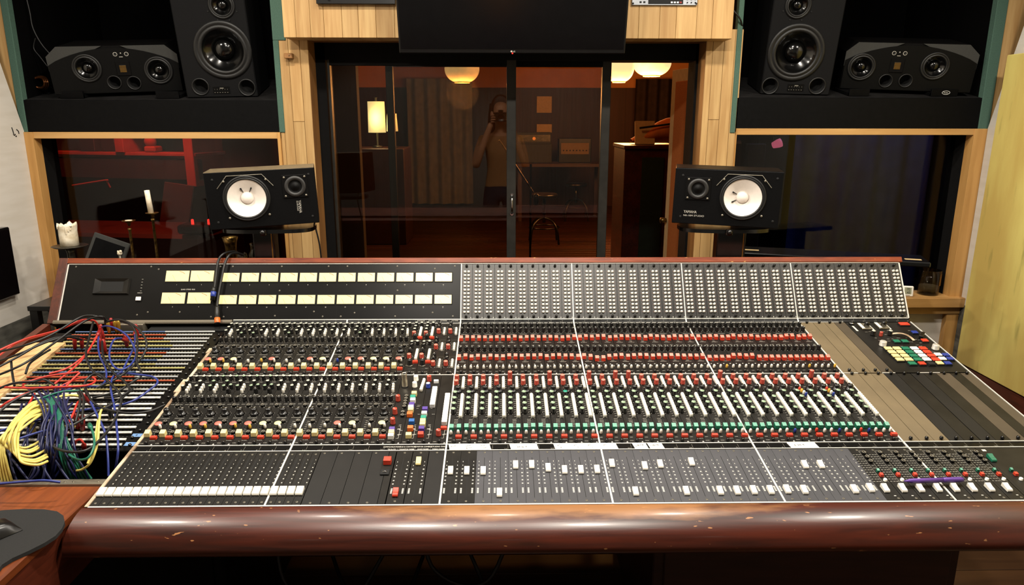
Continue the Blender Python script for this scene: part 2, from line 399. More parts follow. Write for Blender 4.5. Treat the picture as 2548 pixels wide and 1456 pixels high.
kind('c5', 'button_column', column_mesh(6, .0108, .0048, .0125), ['ivory'], 'column of white button caps')
kind('c10', 'button_column', column_mesh(12, .0097, .0053, .0125), ['ivory'], 'long column of white button caps')
kind('c3', 'button_column', column_mesh(3, .0145, .0042, .016), ['ivory'], 'three white button caps')
b = MB()
for i in range(12): b.lathe([(.0049, 0, 1), (.0049, .0012, 1), (.0046, .0014), (.0046, .0055), (.0034, .0068), (1e-6, .0072)], 10, 0, T(0, i*.01373, 0))
kind('rc', 'button_column', b, ['button_white', 'slot'], 'column of twelve white round buttons')
def keys_mesh(n, pitch, w, h):
    b = MB()
    for i in range(n): b.box(-w/2, w/2, i*pitch, i*pitch+pitch*.90, 0.0005, h, 0, None, .0012)
    return b
kind('y8', 'key_column', keys_mesh(8, .0125, .0145, .0135), ['white'], 'column of eight white keys')
kind('y12', 'key_column', keys_mesh(12, .0125, .0145, .0135), ['white'], 'column of twelve white keys')
b = MB(); b.lathe([(.0036, 0), (.0036, .002), (.0044, .0025), (.0050, .005), (.0040, .0085), (1e-6, .0098)], 12); kind('s', 'thumbscrew', b, ['knob_black'])
b = MB(); b.lathe([(.0030, 0), (.0030, .0008), (.0012, .0006, 1), (1e-6, .0005, 1)], 10); kind('screw', 'screw', b, ['knob_ring', 'slot'])
def fader_mesh(w, t, h):
    b = MB(); pr = [(-.5, .35), (-.42, .62), (-.25, .70), (-.02, .72), (.22, .86), (.42, 1.0), (.5, .92)]
    for k in range(len(pr)-1):
        (a, ha), (c, hc) = pr[k], pr[k+1]
        b.quad((-w/2, a*t, ha*h), (w/2, a*t, ha*h), (w/2, c*t, hc*h), (-w/2, c*t, hc*h), 0)
        for sx in (-1, 1):
            q = [(sx*w/2, a*t, .1*h), (sx*w/2, c*t, .1*h), (sx*w/2, c*t, hc*h), (sx*w/2, a*t, ha*h)]
            b.quad(*(q if sx > 0 else q[::-1]), 0)
    b.quad((-w/2, -.5*t, .1*h), (w/2, -.5*t, .1*h), (w/2, -.5*t, .35*h), (-w/2, -.5*t, .35*h), 0)
    b.quad((w/2, .5*t, .1*h), (-w/2, .5*t, .1*h), (-w/2, .5*t, .92*h), (w/2, .5*t, .92*h), 0)
    b.box(-w*.12, w*.12, -.2*t, .2*t, -.002, .1*h, 1)
    return b
for key, m in (('F', 'ivory'), ('FR', 'orange'), ('FY', 'cream'), ('FG', 'green_cap')): kind(key, 'fader_cap', fader_mesh(.0125, .0245, .011), [('red' if key == 'FR' else m), 'slot'], {'F': 'white fader cap', 'FR': 'red fader cap', 'FY': 'cream fader cap', 'FG': 'dark green fader cap'}[key])
kind('Fn', 'fader_cap', fader_mesh(.0165, .0245, .011), ['ivory', 'slot'], 'white fader cap')

def put(mod, key, x, t, h=0.0, rz=0.0):
    me, name, label = KIND[key]
    o = link(name, me, mod, T(x, t, h) @ RZ(rz) if rz else T(x, t, h))
    if label: o['label'] = label
    return o
_PAN = {}
def module(F, u, name, key, make, mats, label=None):
    """One plug-in strip: a panel with its printed marks, at module slot u of plane F."""
    if key not in _PAN:
        b = MB(); make(b); _PAN[key] = b.mesh(name, mats)
    o = link(name, _PAN[key], console, RI @ F @ T(u*P, 0, 0))
    if label: o['label'] = label
    return o
PM = ['black_panel', 'legend', 'slot', 'dim_line', 'led']
def plate(b, w, t0, t1, mi=0): b.box(.0005, w-.0005, t0, t1, -.006, 0.0, mi)
def ticks(b, x, t, r, rr=None, n=7, a0=-140, a1=140):
    rr = rr or R
    for i in range(n):
        a = rad(90+a0+(a1-a0)*i/(n-1)); cx = x+r*math.cos(a); cy = t+r*math.sin(a); w = .0004+.0007*rr.random(); h = .0004+.0003*rr.random()
        b.mark(cx-w, cx+w, cy-h, cy+h, .0003, 1)
def word(b, x, t, w, h=.0009, rr=None):
    rr = rr or R; q = x-w/2
    while q < x+w/2:
        k = rr.uniform(.0008, .0022); b.mark(q, min(q+k, x+w/2), t-h/2, t+h/2, .0003, 1); q += k+.0005
def tri(b, x, t, s=.0032): b.add([(x-s, t-s*.6, .0003), (x+s*.6, t-s*.6, .0003), (x-s*.1, t+s*.9, .0003)], [(0, 1, 2)], 1)

# ---- left input modules, lower (LC) and upper (CU)
def left_low(b):
    plate(b, P, .0025, LLC-.003); b.mark(.006, .0085, .058, .118, .0003, 2)
    for x, t in ((.007, .217), (.025, .217), (.007, .338), (.024, .338), (.005, .310), (.004, .284)): ticks(b, x, t, .0082, n=5)
    ticks(b, .016, .148, .0145, n=9); ticks(b, .027, .108, .0085, n=6); ticks(b, .028, .056, .0085, n=6); ticks(b, .0265, .188, .0085)
    for k in range(6): word(b, .014, .066+k*.009, .006)
    for x, t, w in ((.028, .024, .014), (.016, .129, .026), (.02, .244, .022), (.028, .250, .014), (.008, .199, .010), (.03, .199, .012), (.02, .322, .012), (.006, .012, .01)): word(b, x, t, w)
    tri(b, .034, .007)
    for k in range(3): b.mark(.022+k*.0005, .0226+k*.0005, .25+k*.014, .262+k*.014, .0003, 1)
def left_up(b):
    plate(b, P, .0025, LCU-.003); b.mark(.006, .0085, .060, .112, .0003, 2)
    for x, t in ((.007, .226), (.025, .226), (.006, .333), (.024, .333), (.005, .309), (.005, .284)): ticks(b, x, t, .0082, n=5)
    ticks(b, .0155, .152, .0145, n=9); ticks(b, .0272, .106, .0085, n=6); ticks(b, .0295, .052, .0085, n=6); ticks(b, .0235, .186, .0085)
    for k in range(5): word(b, .014, .066+k*.009, .006)
    for x, t, w in ((.028, .024, .014), (.016, .132, .026), (.02, .248, .022), (.008, .200, .010), (.03, .2, .012), (.006, .012, .01)): word(b, x, t, w)
    tri(b, .034, .007)
LOW = 'p y p p p p p y y n n n p y n y'.split(); LST = 'w w y y w y y w w w w w w w w w'.split()
UPP = 'p p y n n p n n p y n p p y y p'.split(); UST = 'y y w w y w w w w w b w w w w w'.split()
for i in range(16):
    u = -10+i
    m = module(LC, u, 'channel_module', 'll', left_low, PM)
    gr = i in (2, 3, 4, 5, 6)
    ks = lambda: 'kg%d' % R.randrange(2) if (gr and R.random() < .6) else 'k%d' % R.randrange(3)
    put(m, 's', .020, .008); put(m, 'br', .0288, .032); put(m, 'by', .008, .046); put(m, 'g', .028, .056)
    put(m, 's'+LST[i], .027, .078+R.uniform(-.003, .003))
    if LOW[i] != 'n': put(m, 'd'+LOW[i], .0195, .085, 0, R.uniform(0, 90))
    put(m, 'g', .027, .108); put(m, 'L%d' % R.randrange(3), .016, .148); put(m, 'g', .0265, .188)
    put(m, 'b%d' % R.randrange(3), .007, .217); put(m, 'b%d' % R.randrange(3), .025, .217)
    if i not in (3, 5, 6): put(m, 'c3', .0255, .258, 0, 5)
    else: put(m, 'b0', .024, .262); put(m, 'kg1', .024, .286)
    put(m, ks(), .0055, .281); put(m, ks(), .006, .308); put(m, ks(), .0065, .337); put(m, ks(), .0245, .337)
    m = module(CU, u, 'channel_module', 'lu', left_up, PM)
    put(m, 's', .018, .008); put(m, 'br', .028, .033); put(m, 'by', .008, .046); put(m, 'g', .0295, .052)
    put(m, 's'+UST[i], .0255, .080+R.uniform(-.003, .003))
    if UPP[i] != 'n': put(m, 'd'+UPP[i], .018, .084, 0, R.uniform(0, 90))
    put(m, 'g', .0272, .106); put(m, 'L%d' % R.randrange(3), .0155, .152); put(m, 'g', .0235, .186)
    put(m, 'b%d' % R.randrange(3), .007, .226); put(m, 'b%d' % R.randrange(3), .025, .226)
    if i not in (1, 2, 5, 11): put(m, 'c3', .0252, .258, 0, 5)
    else: put(m, 'kg0', .024, .262); put(m, 'b1', .026, .284)
    put(m, 'k%d' % R.randrange(3), .0055, .282); put(m, 'k%d' % R.randrange(3), .006, .308); put(m, 'k%d' % R.randrange(3), .0065, .334); put(m, 'k%d' % R.randrange(3), .0245, .334)

# ---- echo return and aux master modules at the right end of the upper left block
def echo(b):
    plate(b, P, .0025, LCU-.003)
    for x, t in ((.010, .330), (.028, .333), (.010, .305), (.010, .28), (.012, .245), (.010, .205), (.028, .205), (.010, .115), (.013, .06)): ticks(b, x, t, .009, n=7)
    for x, t, w in ((.02, .018, .028), (.03, .225, .01), (.03, .04, .01)): word(b, x, t, w)
    for k in range(8): word(b, .034, .10+k*.01, .005)
    tri(b, .034, .007)
def auxm(b):
    plate(b, P, .0025, LCU-.003)
    for q in (0.0, .115, .232):
        for x, t in ((.009, .105+q), (.009, .085+q), (.009, .054+q)): ticks(b, x, t, .009, n=6)
        for k in range(7): word(b, .035, .040+q+k*.009, .004); word(b, .021, .045+q+k*.008, .004)
        b.mark(.001, .039, .118+q-.004, .1185+q-.004, .0003, 3)
    for x, t, w in ((.02, .018, .018), (.02, .023, .012)): word(b, x, t, w)
    tri(b, .034, .007)
def pxput(F, mod, u, key, px, py, h=.008, dt=0.0):
    x, t = on(F, px, py, h); return put(mod, key, x-u*P, t+dt)
for j, u in enumerate((6, 7)):
    m = module(CU, u, 'channel_module', 'echo', echo, PM)
    put(m, 's', .02, .008)
    for key, x, t in (('k0', .0075, .336), ('k1', .0265, .336), ('k2', .0075, .312), ('k0', .0065, .290), ('r', .0075, .262), ('LS', .0135, .232), ('br', .029, .239), ('c5', .0275, .252), ('k1', .0075, .196), ('k0', .026, .198), ('b1', .0075, .175), ('b2', .0075, .145), ('r', .0085, .106), ('LS', .0155, .060), ('br', .031, .075), ('c5', .0305, .092)):
        put(m, key, x, t)
    m = module(CU, u+2, 'channel_module', 'auxm', auxm, PM)
    put(m, 's', .02, .008)
    for q in (0.0, .110, .222):
        put(m, 'b%d' % R.randrange(3), .0085, .110+q); put(m, 'b%d' % R.randrange(3), .0085, .088+q); put(m, 'r', .009, .058+q); put(m, 'c4', .0285, .042+q)

# ---- the four monitor and communication modules below them
def comm(b):
    plate(b, P, .0025, LLC-.003)
    for k in range(14): word(b, R.uniform(.024, .034), R.uniform(.03, .2), R.uniform(.004, .009))
    for x0, x1, t0, t1 in ((.030, .0305, .028, .085), (.024, .0305, .085, .0855), (.024, .0305, .028, .0285)): b.mark(x0, x1, t0, t1, .0003, 1)
    word(b, .008, .012, .008); tri(b, .034, .007)
MODS = {}
for u in (6, 7, 8, 9):
    MODS[u] = module(LC, u, 'monitor_module', 'comm', comm, PM); put(MODS[u], 's', .02, .008)
    MODS[u]['label'] = {6: 'communication module with steel microphone stub', 7: 'module with stacked coloured buttons', 8: 'module with two runs of white keys', 9: 'module with long run of white keys'}[u]
def S(px, py): return 900+px/6.9346, 920+py/6.9346
for u, key, x, y in ((6, 'R', 627, 500), (6, 'R', 575, 725), (6, 'R', 537, 895), (6, 'Kpurple', 522, 1030), (6, 'Kcream', 512, 1080), (6, 'Kivory', 502, 1140),
                     (6, 'g', 772, 435), (6, 'g', 763, 480), (6, 'g', 752, 525), (6, 'g', 744, 570), (6, 'g', 732, 615), (6, 'g', 708, 710), (6, 'g', 700, 765),
                     (7, 'W', 938, 150), (7, 'W', 915, 260), (7, 'Kcream', 905, 410), (7, 'Kteal', 882, 475), (7, 'Kivory', 882, 525), (7, 'Kpurple', 862, 605), (7, 'Kivory', 848, 650), (7, 'Kcream', 845, 690), (7, 'Korange', 828, 765), (7, 'Kblue', 862, 890), (7, 'Korange', 838, 1005), (7, 'Kcream', 808, 1125),
                     (8, 'R', 1165, 160), (8, 'B', 1147, 270), (8, 'Kpurple', 1092, 680), (8, 'Kivory', 1078, 755), (8, 'Kteal', 1065, 830), (8, 'Kcream', 1055, 885), (8, 'Kcream', 1048, 940), (8, 'Kpurple', 1032, 1015), (8, 'Kredk', 1018, 1110),
                     (9, 'bw', 1285, 190), (9, 'br', 1415, 985), (9, 'R', 1325, 1095)):
    pxput(LC, MODS[u], u, key, *S(x, y))
x, t = on(LC, *S(1220, 625), .004); put(MODS[8], 'y8', x-8*P, t-.006)
x, t = on(LC, *S(1425, 925), .004); put(MODS[9], 'y12', x-9*P, t-.006)
x, t = on(LC, *S(1025, 355), .004); put(MODS[7], 'c5', x-7*P, t, 0, -4)
b = MB(); b.lathe([(.0105, 0, 1), (.0105, .002, 1), (.0088, .003), (.0086, .022), (.0078, .024), (.0078, .044), (.0070, .045), (.0062, .043, 1), (1e-6, .0425, 1)], 18)
x, t = on(LC, *S(745, 290), 0); b.build('talkback_microphone', ['steel', 'slot'], MODS[6], T(x-6*P, t, 0), label='steel cylindrical microphone')

# ---- thirty equaliser modules, lower (LC) and upper (CU)
def right_low(b):
    plate(b, P, .0025, LLC-.003)
    for x in (.0092, .0288): b.mark(x-.0012, x+.0012, .074, .122, .0003, 2)
    for t in (.148, .177, .206, .235): ticks(b, .009, t, .0092, n=6)
    ticks(b, .0155, .262, .0135, n=8)
    for t in (.303, .332): ticks(b, .0088, t, .0088, n=6)
    for k in range(6): word(b, .019, .080+k*.007, .011); 
    for k in range(9): word(b, .022, .13+k*.011, .006)
    for k in range(5): word(b, .036, .285+k*.011, .004)
    for x, t, w in ((.03, .121, .012), (.030, .021, .013), (.008, .028, .008), (.012, .281, .01), (.006, .012, .01)): word(b, x, t, w)
    for x0, x1, t0, t1 in ((.0365, .0368, .13, .245), (.032, .0368, .1295, .13)): b.mark(x0, x1, t0, t1, .0003, 1)
    tri(b, .034, .007)
def right_up(b):
    plate(b, P, .0025, LCU-.003)
    for x in (.0088, .0290): b.mark(x-.001, x+.001, .086, .125, .0003, 2); b.mark(x-.001, x+.001, .218, .25, .0003, 2)
    for x in (.0085, .0290):
        for t in (.154, .290, .325): ticks(b, x, t, .0085, n=7)
    for q in (.085, .215):
        for k in range(4): word(b, .019, q+k*.009, .009)
        word(b, .02, q-.006, .02)
    for k in range(3): word(b, .0088, .190, .008); word(b, .029, .190, .008); word(b, .019, .27, .024)
    for x in (.0085, .029): b.mark(x-.002, x+.002, .062, .0645, .0003, 1); b.mark(x-.002, x+.002, .180, .1825, .0003, 1); word(b, x, .02, .008)
    for x in (.0185,): b.mark(x-.0004, x+.0004, .048, .056, .0003, 1); word(b, x, .05, .004)
    tri(b, .034, .007)
for i in range(30):
    u = 10+i
    m = module(LC, u, 'channel_module', 'rl', right_low, PM)
    put(m, 's', .019, .008); put(m, 'br', .0298, .029)
    c1 = 'sb' if i in (23, 26, 28) else 'sw'
    put(m, c1, .0090, .043); put(m, 'so' if i in (24, 27) else 'sw', .0280, .045)
    d = R.uniform(-.002, .002); put(m, 'sg', .0088, .068+d); put(m, 'sg', .0288, .068+R.uniform(-.002, .002))
    for t in (.147, .176, .205, .236): put(m, 'T' if (i == 8 and t > .23) else 'G', .0088, t)
    put(m, 'c10', .0302, .124); put(m, 'LS' if i == 10 else 'L%d' % R.randrange(3), .0155, .262)
    put(m, 'c5', .0294, .274); put(m, 'r', .0086, .301)
    hi = i in (4, 7, 10, 12, 13, 20, 27)
    o = put(m, 'r', .0086, .331)
    if hi: o.matrix_basis = T(.0095, .334, .0) @ Matrix.Diagonal((1, 1, 1.6, 1))
    if i in (25, 27):
        for key, x, t in (('so', .016, .24), ('sy', .0185, .23), ('sw', .021, .22), ('sb', .0235, .21)): put(m, key, x, t, .010)
    m = module(CU, u, 'channel_module', 'ru', right_up, PM)
    put(m, 's', .019, .010); put(m, 'sy' if i in (21,) else 'sw', .0086, .033); put(m, 'sy' if i in (27, 29) else 'sw', .0290, .033)
    a = R.uniform(-.004, .004); c = R.uniform(-.004, .004)
    if i in (11, 20, 21, 24, 25, 26, 27, 28, 29): a = c = -.012
    put(m, 'sr', .0086, .098+a); put(m, 'sr', .0288, .098+c)
    put(m, 'b%d' % R.randrange(3), .0086, .154); put(m, 'b%d' % R.randrange(3), .0288, .154)
    put(m, 'sr', .0086, .229+R.uniform(-.005, .004)); put(m, 'sr', .0290, .229+R.uniform(-.005, .004))
    for t in (.290, .324): put(m, 'b%d' % R.randrange(3), .0088, t); put(m, 'b%d' % R.randrange(3), .0292, t)

# ---- forty routing modules in the upright panel
def route(b):
    plate(b, P, .002, LMT-.0025, 0)
    for x0, x1 in ((.0085, .0312),):
        for x in (x0, x1): b.mark(x-.0003, x+.0003, .024, .191, .0003, 3)
        b.mark(x0, x1, .1907, .1913, .0003, 3); b.mark(.0196, .0202, .026, .188, .0003, 3)
    for k in range(12):
        t = .026+k*.01373
        for x in (.0066, .0332): b.mark(x-.0007, x+.0007, t-.0007, t+.0007, .0003, 4)
        for x in (.0066, .0332): b.mark(x-.0006, x+.0006, t+.006, t+.0066, .0003, 1)
    tri(b, .036, .0065, .0026); word(b, .006, .005, .006)
for i in range(40):
    m = module(MT, 10+i, 'routing_module', 'rt', route, ['route_panel', 'legend', 'slot', 'dim_line', 'led'])
    put(m, 'rc', .0134, .026); put(m, 'rc', .0264, .026); put(m, 's', .0188, .199); put(m, 's', .0188, .0095)
# ---- fader strips
def f_narrow(b):
    b.box(.0004, .0196, .0025, LFR-.003, -.006, 0, 0)
    b.mark(.0064, .0086, .028, .183, .0003, 2); b.mark(.0108, .0114, .03, .183, .0003, 2)
    for t in (.171, .156): b.mark(.0150, .0158, t, t+.0035, .0003, 1)
    for t in (.140, .125, .111, .096, .081): b.mark(.0140, .0150, t, t+.0036, .0003, 1); b.mark(.0155, .0165, t, t+.0036, .0003, 1)
def f_wide(b):
    b.box(.0003, .0397, .0025, LFR-.003, -.006, 0, 0)
    b.mark(.0196, .0208, .022, .178, .0003, 2)
    for x in (.0068, .0335):
        for t in (.160, .145): b.mark(x-.0006, x+.0006, t, t+.004, .0003, 1)
        for t in (.130, .114, .101, .086, .073): b.mark(x-.0017, x-.0004, t, t+.004, .0003, 1); b.mark(x+.0004, x+.0017, t, t+.004, .0003, 1)
        for t in (.0395, .0445, .0495, .0545): b.mark(x-.0020, x-.0003, t, t+.004, .0003, 1); b.mark(x+.0003, x+.0020, t, t+.004, .0003, 1)
def blank(w, t1):
    def f(b): b.box(.0004, w-.0004, .0025, t1-.003, -.006, 0, 0)
    return f
FM = lambda p: [p, 'legend', 'slot']
for i in range(24):
    u = -10+i*.5+(0.02 if i >= 20 else 0)
    m = module(FR, u, 'fader_module', 'fn', f_narrow, FM('black_panel')); put(m, 'Fn', .0082, .046); put(m, 'screw', .0098, .012); put(m, 'screw', .0098, .196)
for k in range(4):
    m = module(FR, 2.05+k*1.09, 'blank_plate', 'fb', blank(1.08*P, LFR), ['dark_panel']); put(m, 'screw', .01, .2); put(m, 'screw', .02, .008)
m = module(FR, 6.41, 'talkback_module', 'ftb', lambda b: (blank(.44*P, LFR)(b), b.box(-.012, .016, .128, .185, -.002, .0006, 0)), ['black_panel', 'legend'])
for key, px, py, h in (('br', 963, 1151, .006), ): pxput(FR, m, 6.41, key, px, py)
m.children[0].matrix_basis = T(.002, .158, 0) @ Matrix.Diagonal((1.15, 2.0, 1.8, 1))
b = MB(); b.box(-.010, .012, .108, .128, 0, .004, 0, None, .001); b.lathe([(.006, 0), (.005, .003), (1e-6, .004)], 12, 1, T(.001, .118, .003), sx=1.0, sy=.6); b.build('rocker_switch', ['slot', 'chrome'], m)
for k, (u, key, t) in enumerate(((6.9, 'FR', .038), (7.93, 'FY', .158))):
    m = module(FR, u, 'fader_module', 'fw', f_wide, FM('black_panel')); put(m, key, .0185, t); put(m, 'screw', .02, .2); put(m, 'screw', .02, .012)
m = module(FR, 8.96, 'blank_plate', 'fb2', blank(1.03*P, LFR), ['dark_panel']); put(m, 'screw', .02, .2)
FT = [.119, .118, .117, .034, .140, .141, .128, .119, .119, .120, .144, .035, .133, .140, .036, .148, .036, .036, .037, .037, .039, .037, .134, .134, .038, .042]
for i, t in enumerate(FT):
    m = module(FR, 10+i, 'fader_module', 'fwd' if i < 2 else 'fwg', f_wide, FM('black_panel' if i < 2 else 'grey_panel'))
    put(m, 'F', .0180, t); put(m, 'screw', .0205, .2); put(m, 'screw', .0205, .0105)
def f_comp(b):
    b.box(.0003, .0403, .0025, LFR-.003, -.006, 0, 0)
    b.mark(.0060, .0074, .022, .183, .0003, 2)
    for x0, x1, t0, t1 in ((.0225, .0228, .07, .196), (.0365, .0368, .07, .196), (.0225, .0368, .196, .1964)): b.mark(x0, x1, t0, t1, .0003, 1)
    for k in range(13): b.mark(.0005, .0055, .072+k*.009, .0728+k*.009, .0003, 1); b.mark(.0085, .0135, .072+k*.009, .0728+k*.009, .0003, 1); b.mark(.015, .0205, .072+k*.009, .0728+k*.009, .0003, 1)
    b.mark(.024, .029, .018, .0205, .0003, 1); word(b, .03, .125, .008); word(b, .03, .135, .006)
for k in range(8):
    u = 36.0+k*1.035
    m = module(FR, u, 'compressor_module', 'fc', f_comp, FM('black_panel'))
    put(m, 'F', .0130+.0004*k, .041)
    for key, t in (('g', .184), ('g', .166), ('g', .148)): put(m, key, .0300, t)
    b = None
    put(m, 'sg', .0300, .110).scale = (.55, .5, .6); o = put(m, 'br', .0300, .093); o.scale = (.5, 1, 1.0); o = put(m, 'W', .0305, .075); o.scale = (.6, .6, .35)
    put(m, 'screw', .02, .2); put(m, 'screw', .03, .010)
m = module(FR, 44.3, 'blank_plate', 'fb3', lambda b: (b.box(0, 5.7*P, .0025, LFR-.003, -.006, 0, 0), b.mark(.0060, .0074, .022, .183, .0003, 1), b.mark(.012, .022, .192, .2, .0003, 2)), ['black_panel', 'slot', 'legend'])
put(m, 'FG', .0110, .157); o = put(m, 'br', .0300, .093); o.scale = (.5, 1, 1); o = put(m, 'W', .0305, .075); o.scale = (.6, .6, .35); put(m, 'sg', .03, .11).scale = (.55, .5, .6)

# ---- blank strips at the right end, and the computer panel
for u, w, mt in ((40.06, 1.11, 'taupe_panel'), (41.19, .97, 'taupe_panel'), (42.17, .98, 'taupe_panel'), (43.17, .98, 'dark_panel'), (44.16, 1.06, 'black_panel'), (45.26, 1.0, 'dark_panel'), (46.27, .97, 'black_panel'), (47.27, 1.05, 'brown_panel'), (48.33, .82, 'black_panel'), (49.16, .82, 'brown_panel')):
    m = module(LC, u, 'blank_plate', 'bl%.2f' % u, blank(w*P, LLC), [mt]); put(m, 's', w*P*.5, .010); put(m, 's', w*P*.5, .352)
for u, w, mt in ((40.06, 1.16, 'taupe_panel'), (41.24, 1.0, 'taupe_panel'), (42.26, .84, 'taupe_panel'), (43.12, .96, 'brown_panel')):
    m = module(CU, u, 'blank_plate', 'bu%.2f' % u, blank(w*P, LCU), [mt]); put(m, 's', w*P*.5, .012); put(m, 's', w*P*.5, .347)
def compu(b):
    b.box(0, 5.84*P, .0025, LCU-.003, -.006, 0, 0)
    for k in range(26): word(b, R.uniform(.03, .2), R.uniform(.17, .3), R.uniform(.006, .012))
    b.quad((.011, .285, .0004), (.018, .285, .0004), (.018, .325, .0004), (.011, .325, .0004), 1)
    for k in range(7): word(b, .06+.02*k, .137, .012)
CP = module(CU, 44.12, 'computer_panel', 'cp', compu, PM); CP['label'] = 'black panel with coloured square keys'
def cpx(x, y): return 1948+x/4.16, 620+y/4.16
KEYS = []
def key(m, x, t, w=.0235, d=.0185): 
    b = MB(); b.box(-w/2, w/2, -d/2, d/2, 0, .004, 1); b.box(-w/2+.0012, w/2-.0012, -d/2+.001, d/2-.001, .004, .0085, 0, None, .0012); return b.build('square_key', [m, 'slot'], CP, T(x, t, 0), label={'cream': 'pale yellow', 'green_cap': 'green', 'white': 'white', 'red': 'red', 'navy_cap': 'blue', 'slot': 'black'}.get(m, m)+' square key')
O = 44.12
for r_ in range(4):
    for c_, m_ in enumerate(('cream', 'cream', 'green_cap', 'white', 'red')):
        key(m_, (45.40+c_*.722-O)*P, .148-r_*.0245, .026, .0205)
for u, t, m_ in ((46.07, .049, 'green_cap'), (46.84, .049, 'red'), (47.56, .047, 'slot'), (48.28, .051, 'cream'), (48.91, .050, 'navy_cap'), (48.93, .106, 'white'), (49.54, .104, 'navy_cap'), (48.90, .079, 'white'), (49.53, .079, 'navy_cap'), (46.75, .199, 'green_cap'), (47.44, .199, 'green_cap'), (49.19, .204, 'red')):
    key(m_, (u-O)*P, t, .023 if u > 46.7 else .026, .0195)
key('red', (49.06-O)*P, .328, .036, .022); key('navy_cap', (49.14-O)*P, .264, .022, .019)
for u, t, k_, s_ in ((45.32, .178, 'A', 1.55), (49.37, .152, 'A', 1.55), (45.39, .252, 'k0', 1.3), (46.85, .252, 'k1', 1.3), (46.01, .247, 'R', .85)):
    put(CP, k_, (u-O)*P, t).scale = (s_, s_, 1.0 if s_ > 1.5 else s_)
for u, t in ((45.44, .314), (47.0, .319)):
    b = MB(); b.box(-.019, .017, -.022, .022, 0, .006, 0, None, .001); b.box(-.019, -.009, -.02, .02, .006, .0072, 1); b.lathe([(.0085, .006, 2), (.008, .02, 2), (1e-6, .0205, 2)], 14, 2, T(.006, .002, 0)); b.box(.018, .024, -.022, .012, 0, .0012, 1)
    b.build('rotary_selector', ['steel', 'ivory', 'knob_black'], CP, T((u-O)*P, t, 0))
b = MB(); b.lathe([(.009, 0), (.008, .006, 1), (1e-6, .0065, 1)], 16, 0); b.build('trim_knob', ['knob_black', 'chrome'], CP, T((44.52-O)*P, .338, 0))
b = MB()
for k in range(9):
    a0, a1 = rad(12+k*8), rad(12+(k+1)*8); q = [(-.062+r_*math.cos(a), -.030+r_*math.sin(a), .004+.008*math.sin((a-rad(12))/rad(72)*PI)) for r_, a in ((.056, a0), (.066, a0), (.066, a1), (.056, a1))]
    b.quad(*q, 0)
b.build('meter_window', ['lip_cream'], CP, T((48.35-O)*P, .222, .0015))
b = MB(); b.box(-.006, .006, -.02, .02, 0, .012, 0, None, .001); b.build('lever_switch', ['knob_black'], CP, T((49.44-O)*P, .240, 0) @ RZ(-38))

# ---- number strips, white edging and dividers
def strip(F, L, u0, u1, name, rows, parent_label=None):
    b = MB(); b.box(u0*P, u1*P, .001, L-.001, -.004, -.001, 0)
    for k in range(int(u0), int(u1)):
        b.mark(k*P-.0003, k*P+.0003, .003, L-.003, -.0007, 1)
        if k >= 0 or True:
            n = str((k-int(u0)) % 36+1)
            b.text(n, L*.22, T(k*P+.034, L*.25, -.0006), 1)
    return cpart(b, name, ['meter_black', 'dim_line'], F)
strip(UM, LUM, -10, 50, 'number_strip', 1); strip(LS, LLS, -10, 50, 'number_strip', 1)
for F, L, names in ((UM, LUM, ((6, 'ECHO RETURN'), (7, 'ECHO RETURN'), (8, 'AUX MASTER'), (9, 'AUX MASTER'))), (LS, LLS, ((6, 'COMMUNICATIONS'), (7, 'CUE & CONTROL'), (8, 'MONITOR COMBINE'), (9, 'STUDIO PAN')))):
    b = MB()
    for u, s in names: b.text(s, L*.22, T((u+.5)*P, L*.68, -.0005), 0, sx=.8 if len(s) < 13 else .62)
    if F is LS:
        for u, s in ((6, 'T/B SLATE'), (7, 'MONITOR FADER'), (8, 'QUAD FADER'), (9, 'STEREO FADER')): b.text(s, L*.2, T((u+.5)*P, L*.25, -.0005), 0, sx=.62)
    cpart(b, 'strip_lettering', ['legend'], F)
def edge(name, pieces, m='white_line'):
    b = MB()
    for F, x0, x1, t0, t1 in pieces: b.box(x0, x1, t0, t1, -.003, .0014, 0, F)
    return cpart(b, name, [m])
edge('edging', [(FR, -10*P, 50*P, -.0035, .0005)]); edge('edging', [(FR, -10*P, 50*P, LFR-.0013, LFR+.0012)]); edge('edging', [(LC, -10*P, 50*P, -.0012, .0015)])
edge('edging', [(LC, -10*P, 41.2*P, LLC-.0013, LLC+.0012)]); edge('edging', [(LC, 43.1*P, 44.1*P, LLC-.0013, LLC+.0012)]); edge('edging', [(LC, 45.9*P, 47.6*P, LLC-.0013, LLC+.0012)])
edge('edging', [(CU, -10*P, 44*P, LCU-.001, LCU+.001)]); edge('edging', [(MT, -25.3*P, 50*P, LMT-.001, LMT+.0025)])
edge('edging', [(MT, -10*P, 50*P, -.0015, .0015)]); edge('edging', [(MT, 50*P-.002, 50*P+.0025, 0, LMT)]); edge('edging', [(MT, -25.3*P-.002, -25.3*P+.0025, 0, LMT)])
for u in (0, 10, 20, 30, 40):
    w = .0022
    pc = [(FR, u*P-w, u*P+w, 0, LFR), (LS, u*P-w, u*P+w, 0, LLS), (LC, u*P-w, u*P+w, 0, LLC), (CU, u*P-w, u*P+w, 0, LCU), (UM, u*P-w, u*P+w, 0, LUM)]
    if u: pc.append((MT, u*P-w*.8, u*P+w*.8, 0, LMT))
    if u == 30: pc[3] = (CU, u*P-w, u*P+w, 0, LCU*.9)
    edge('divider_strip', pc)
edge('edging', [(CU, 50*P+.000, 50*P+.003, 0, LCU), (LC, 50*P+.000, 50*P+.003, 0, LLC)])
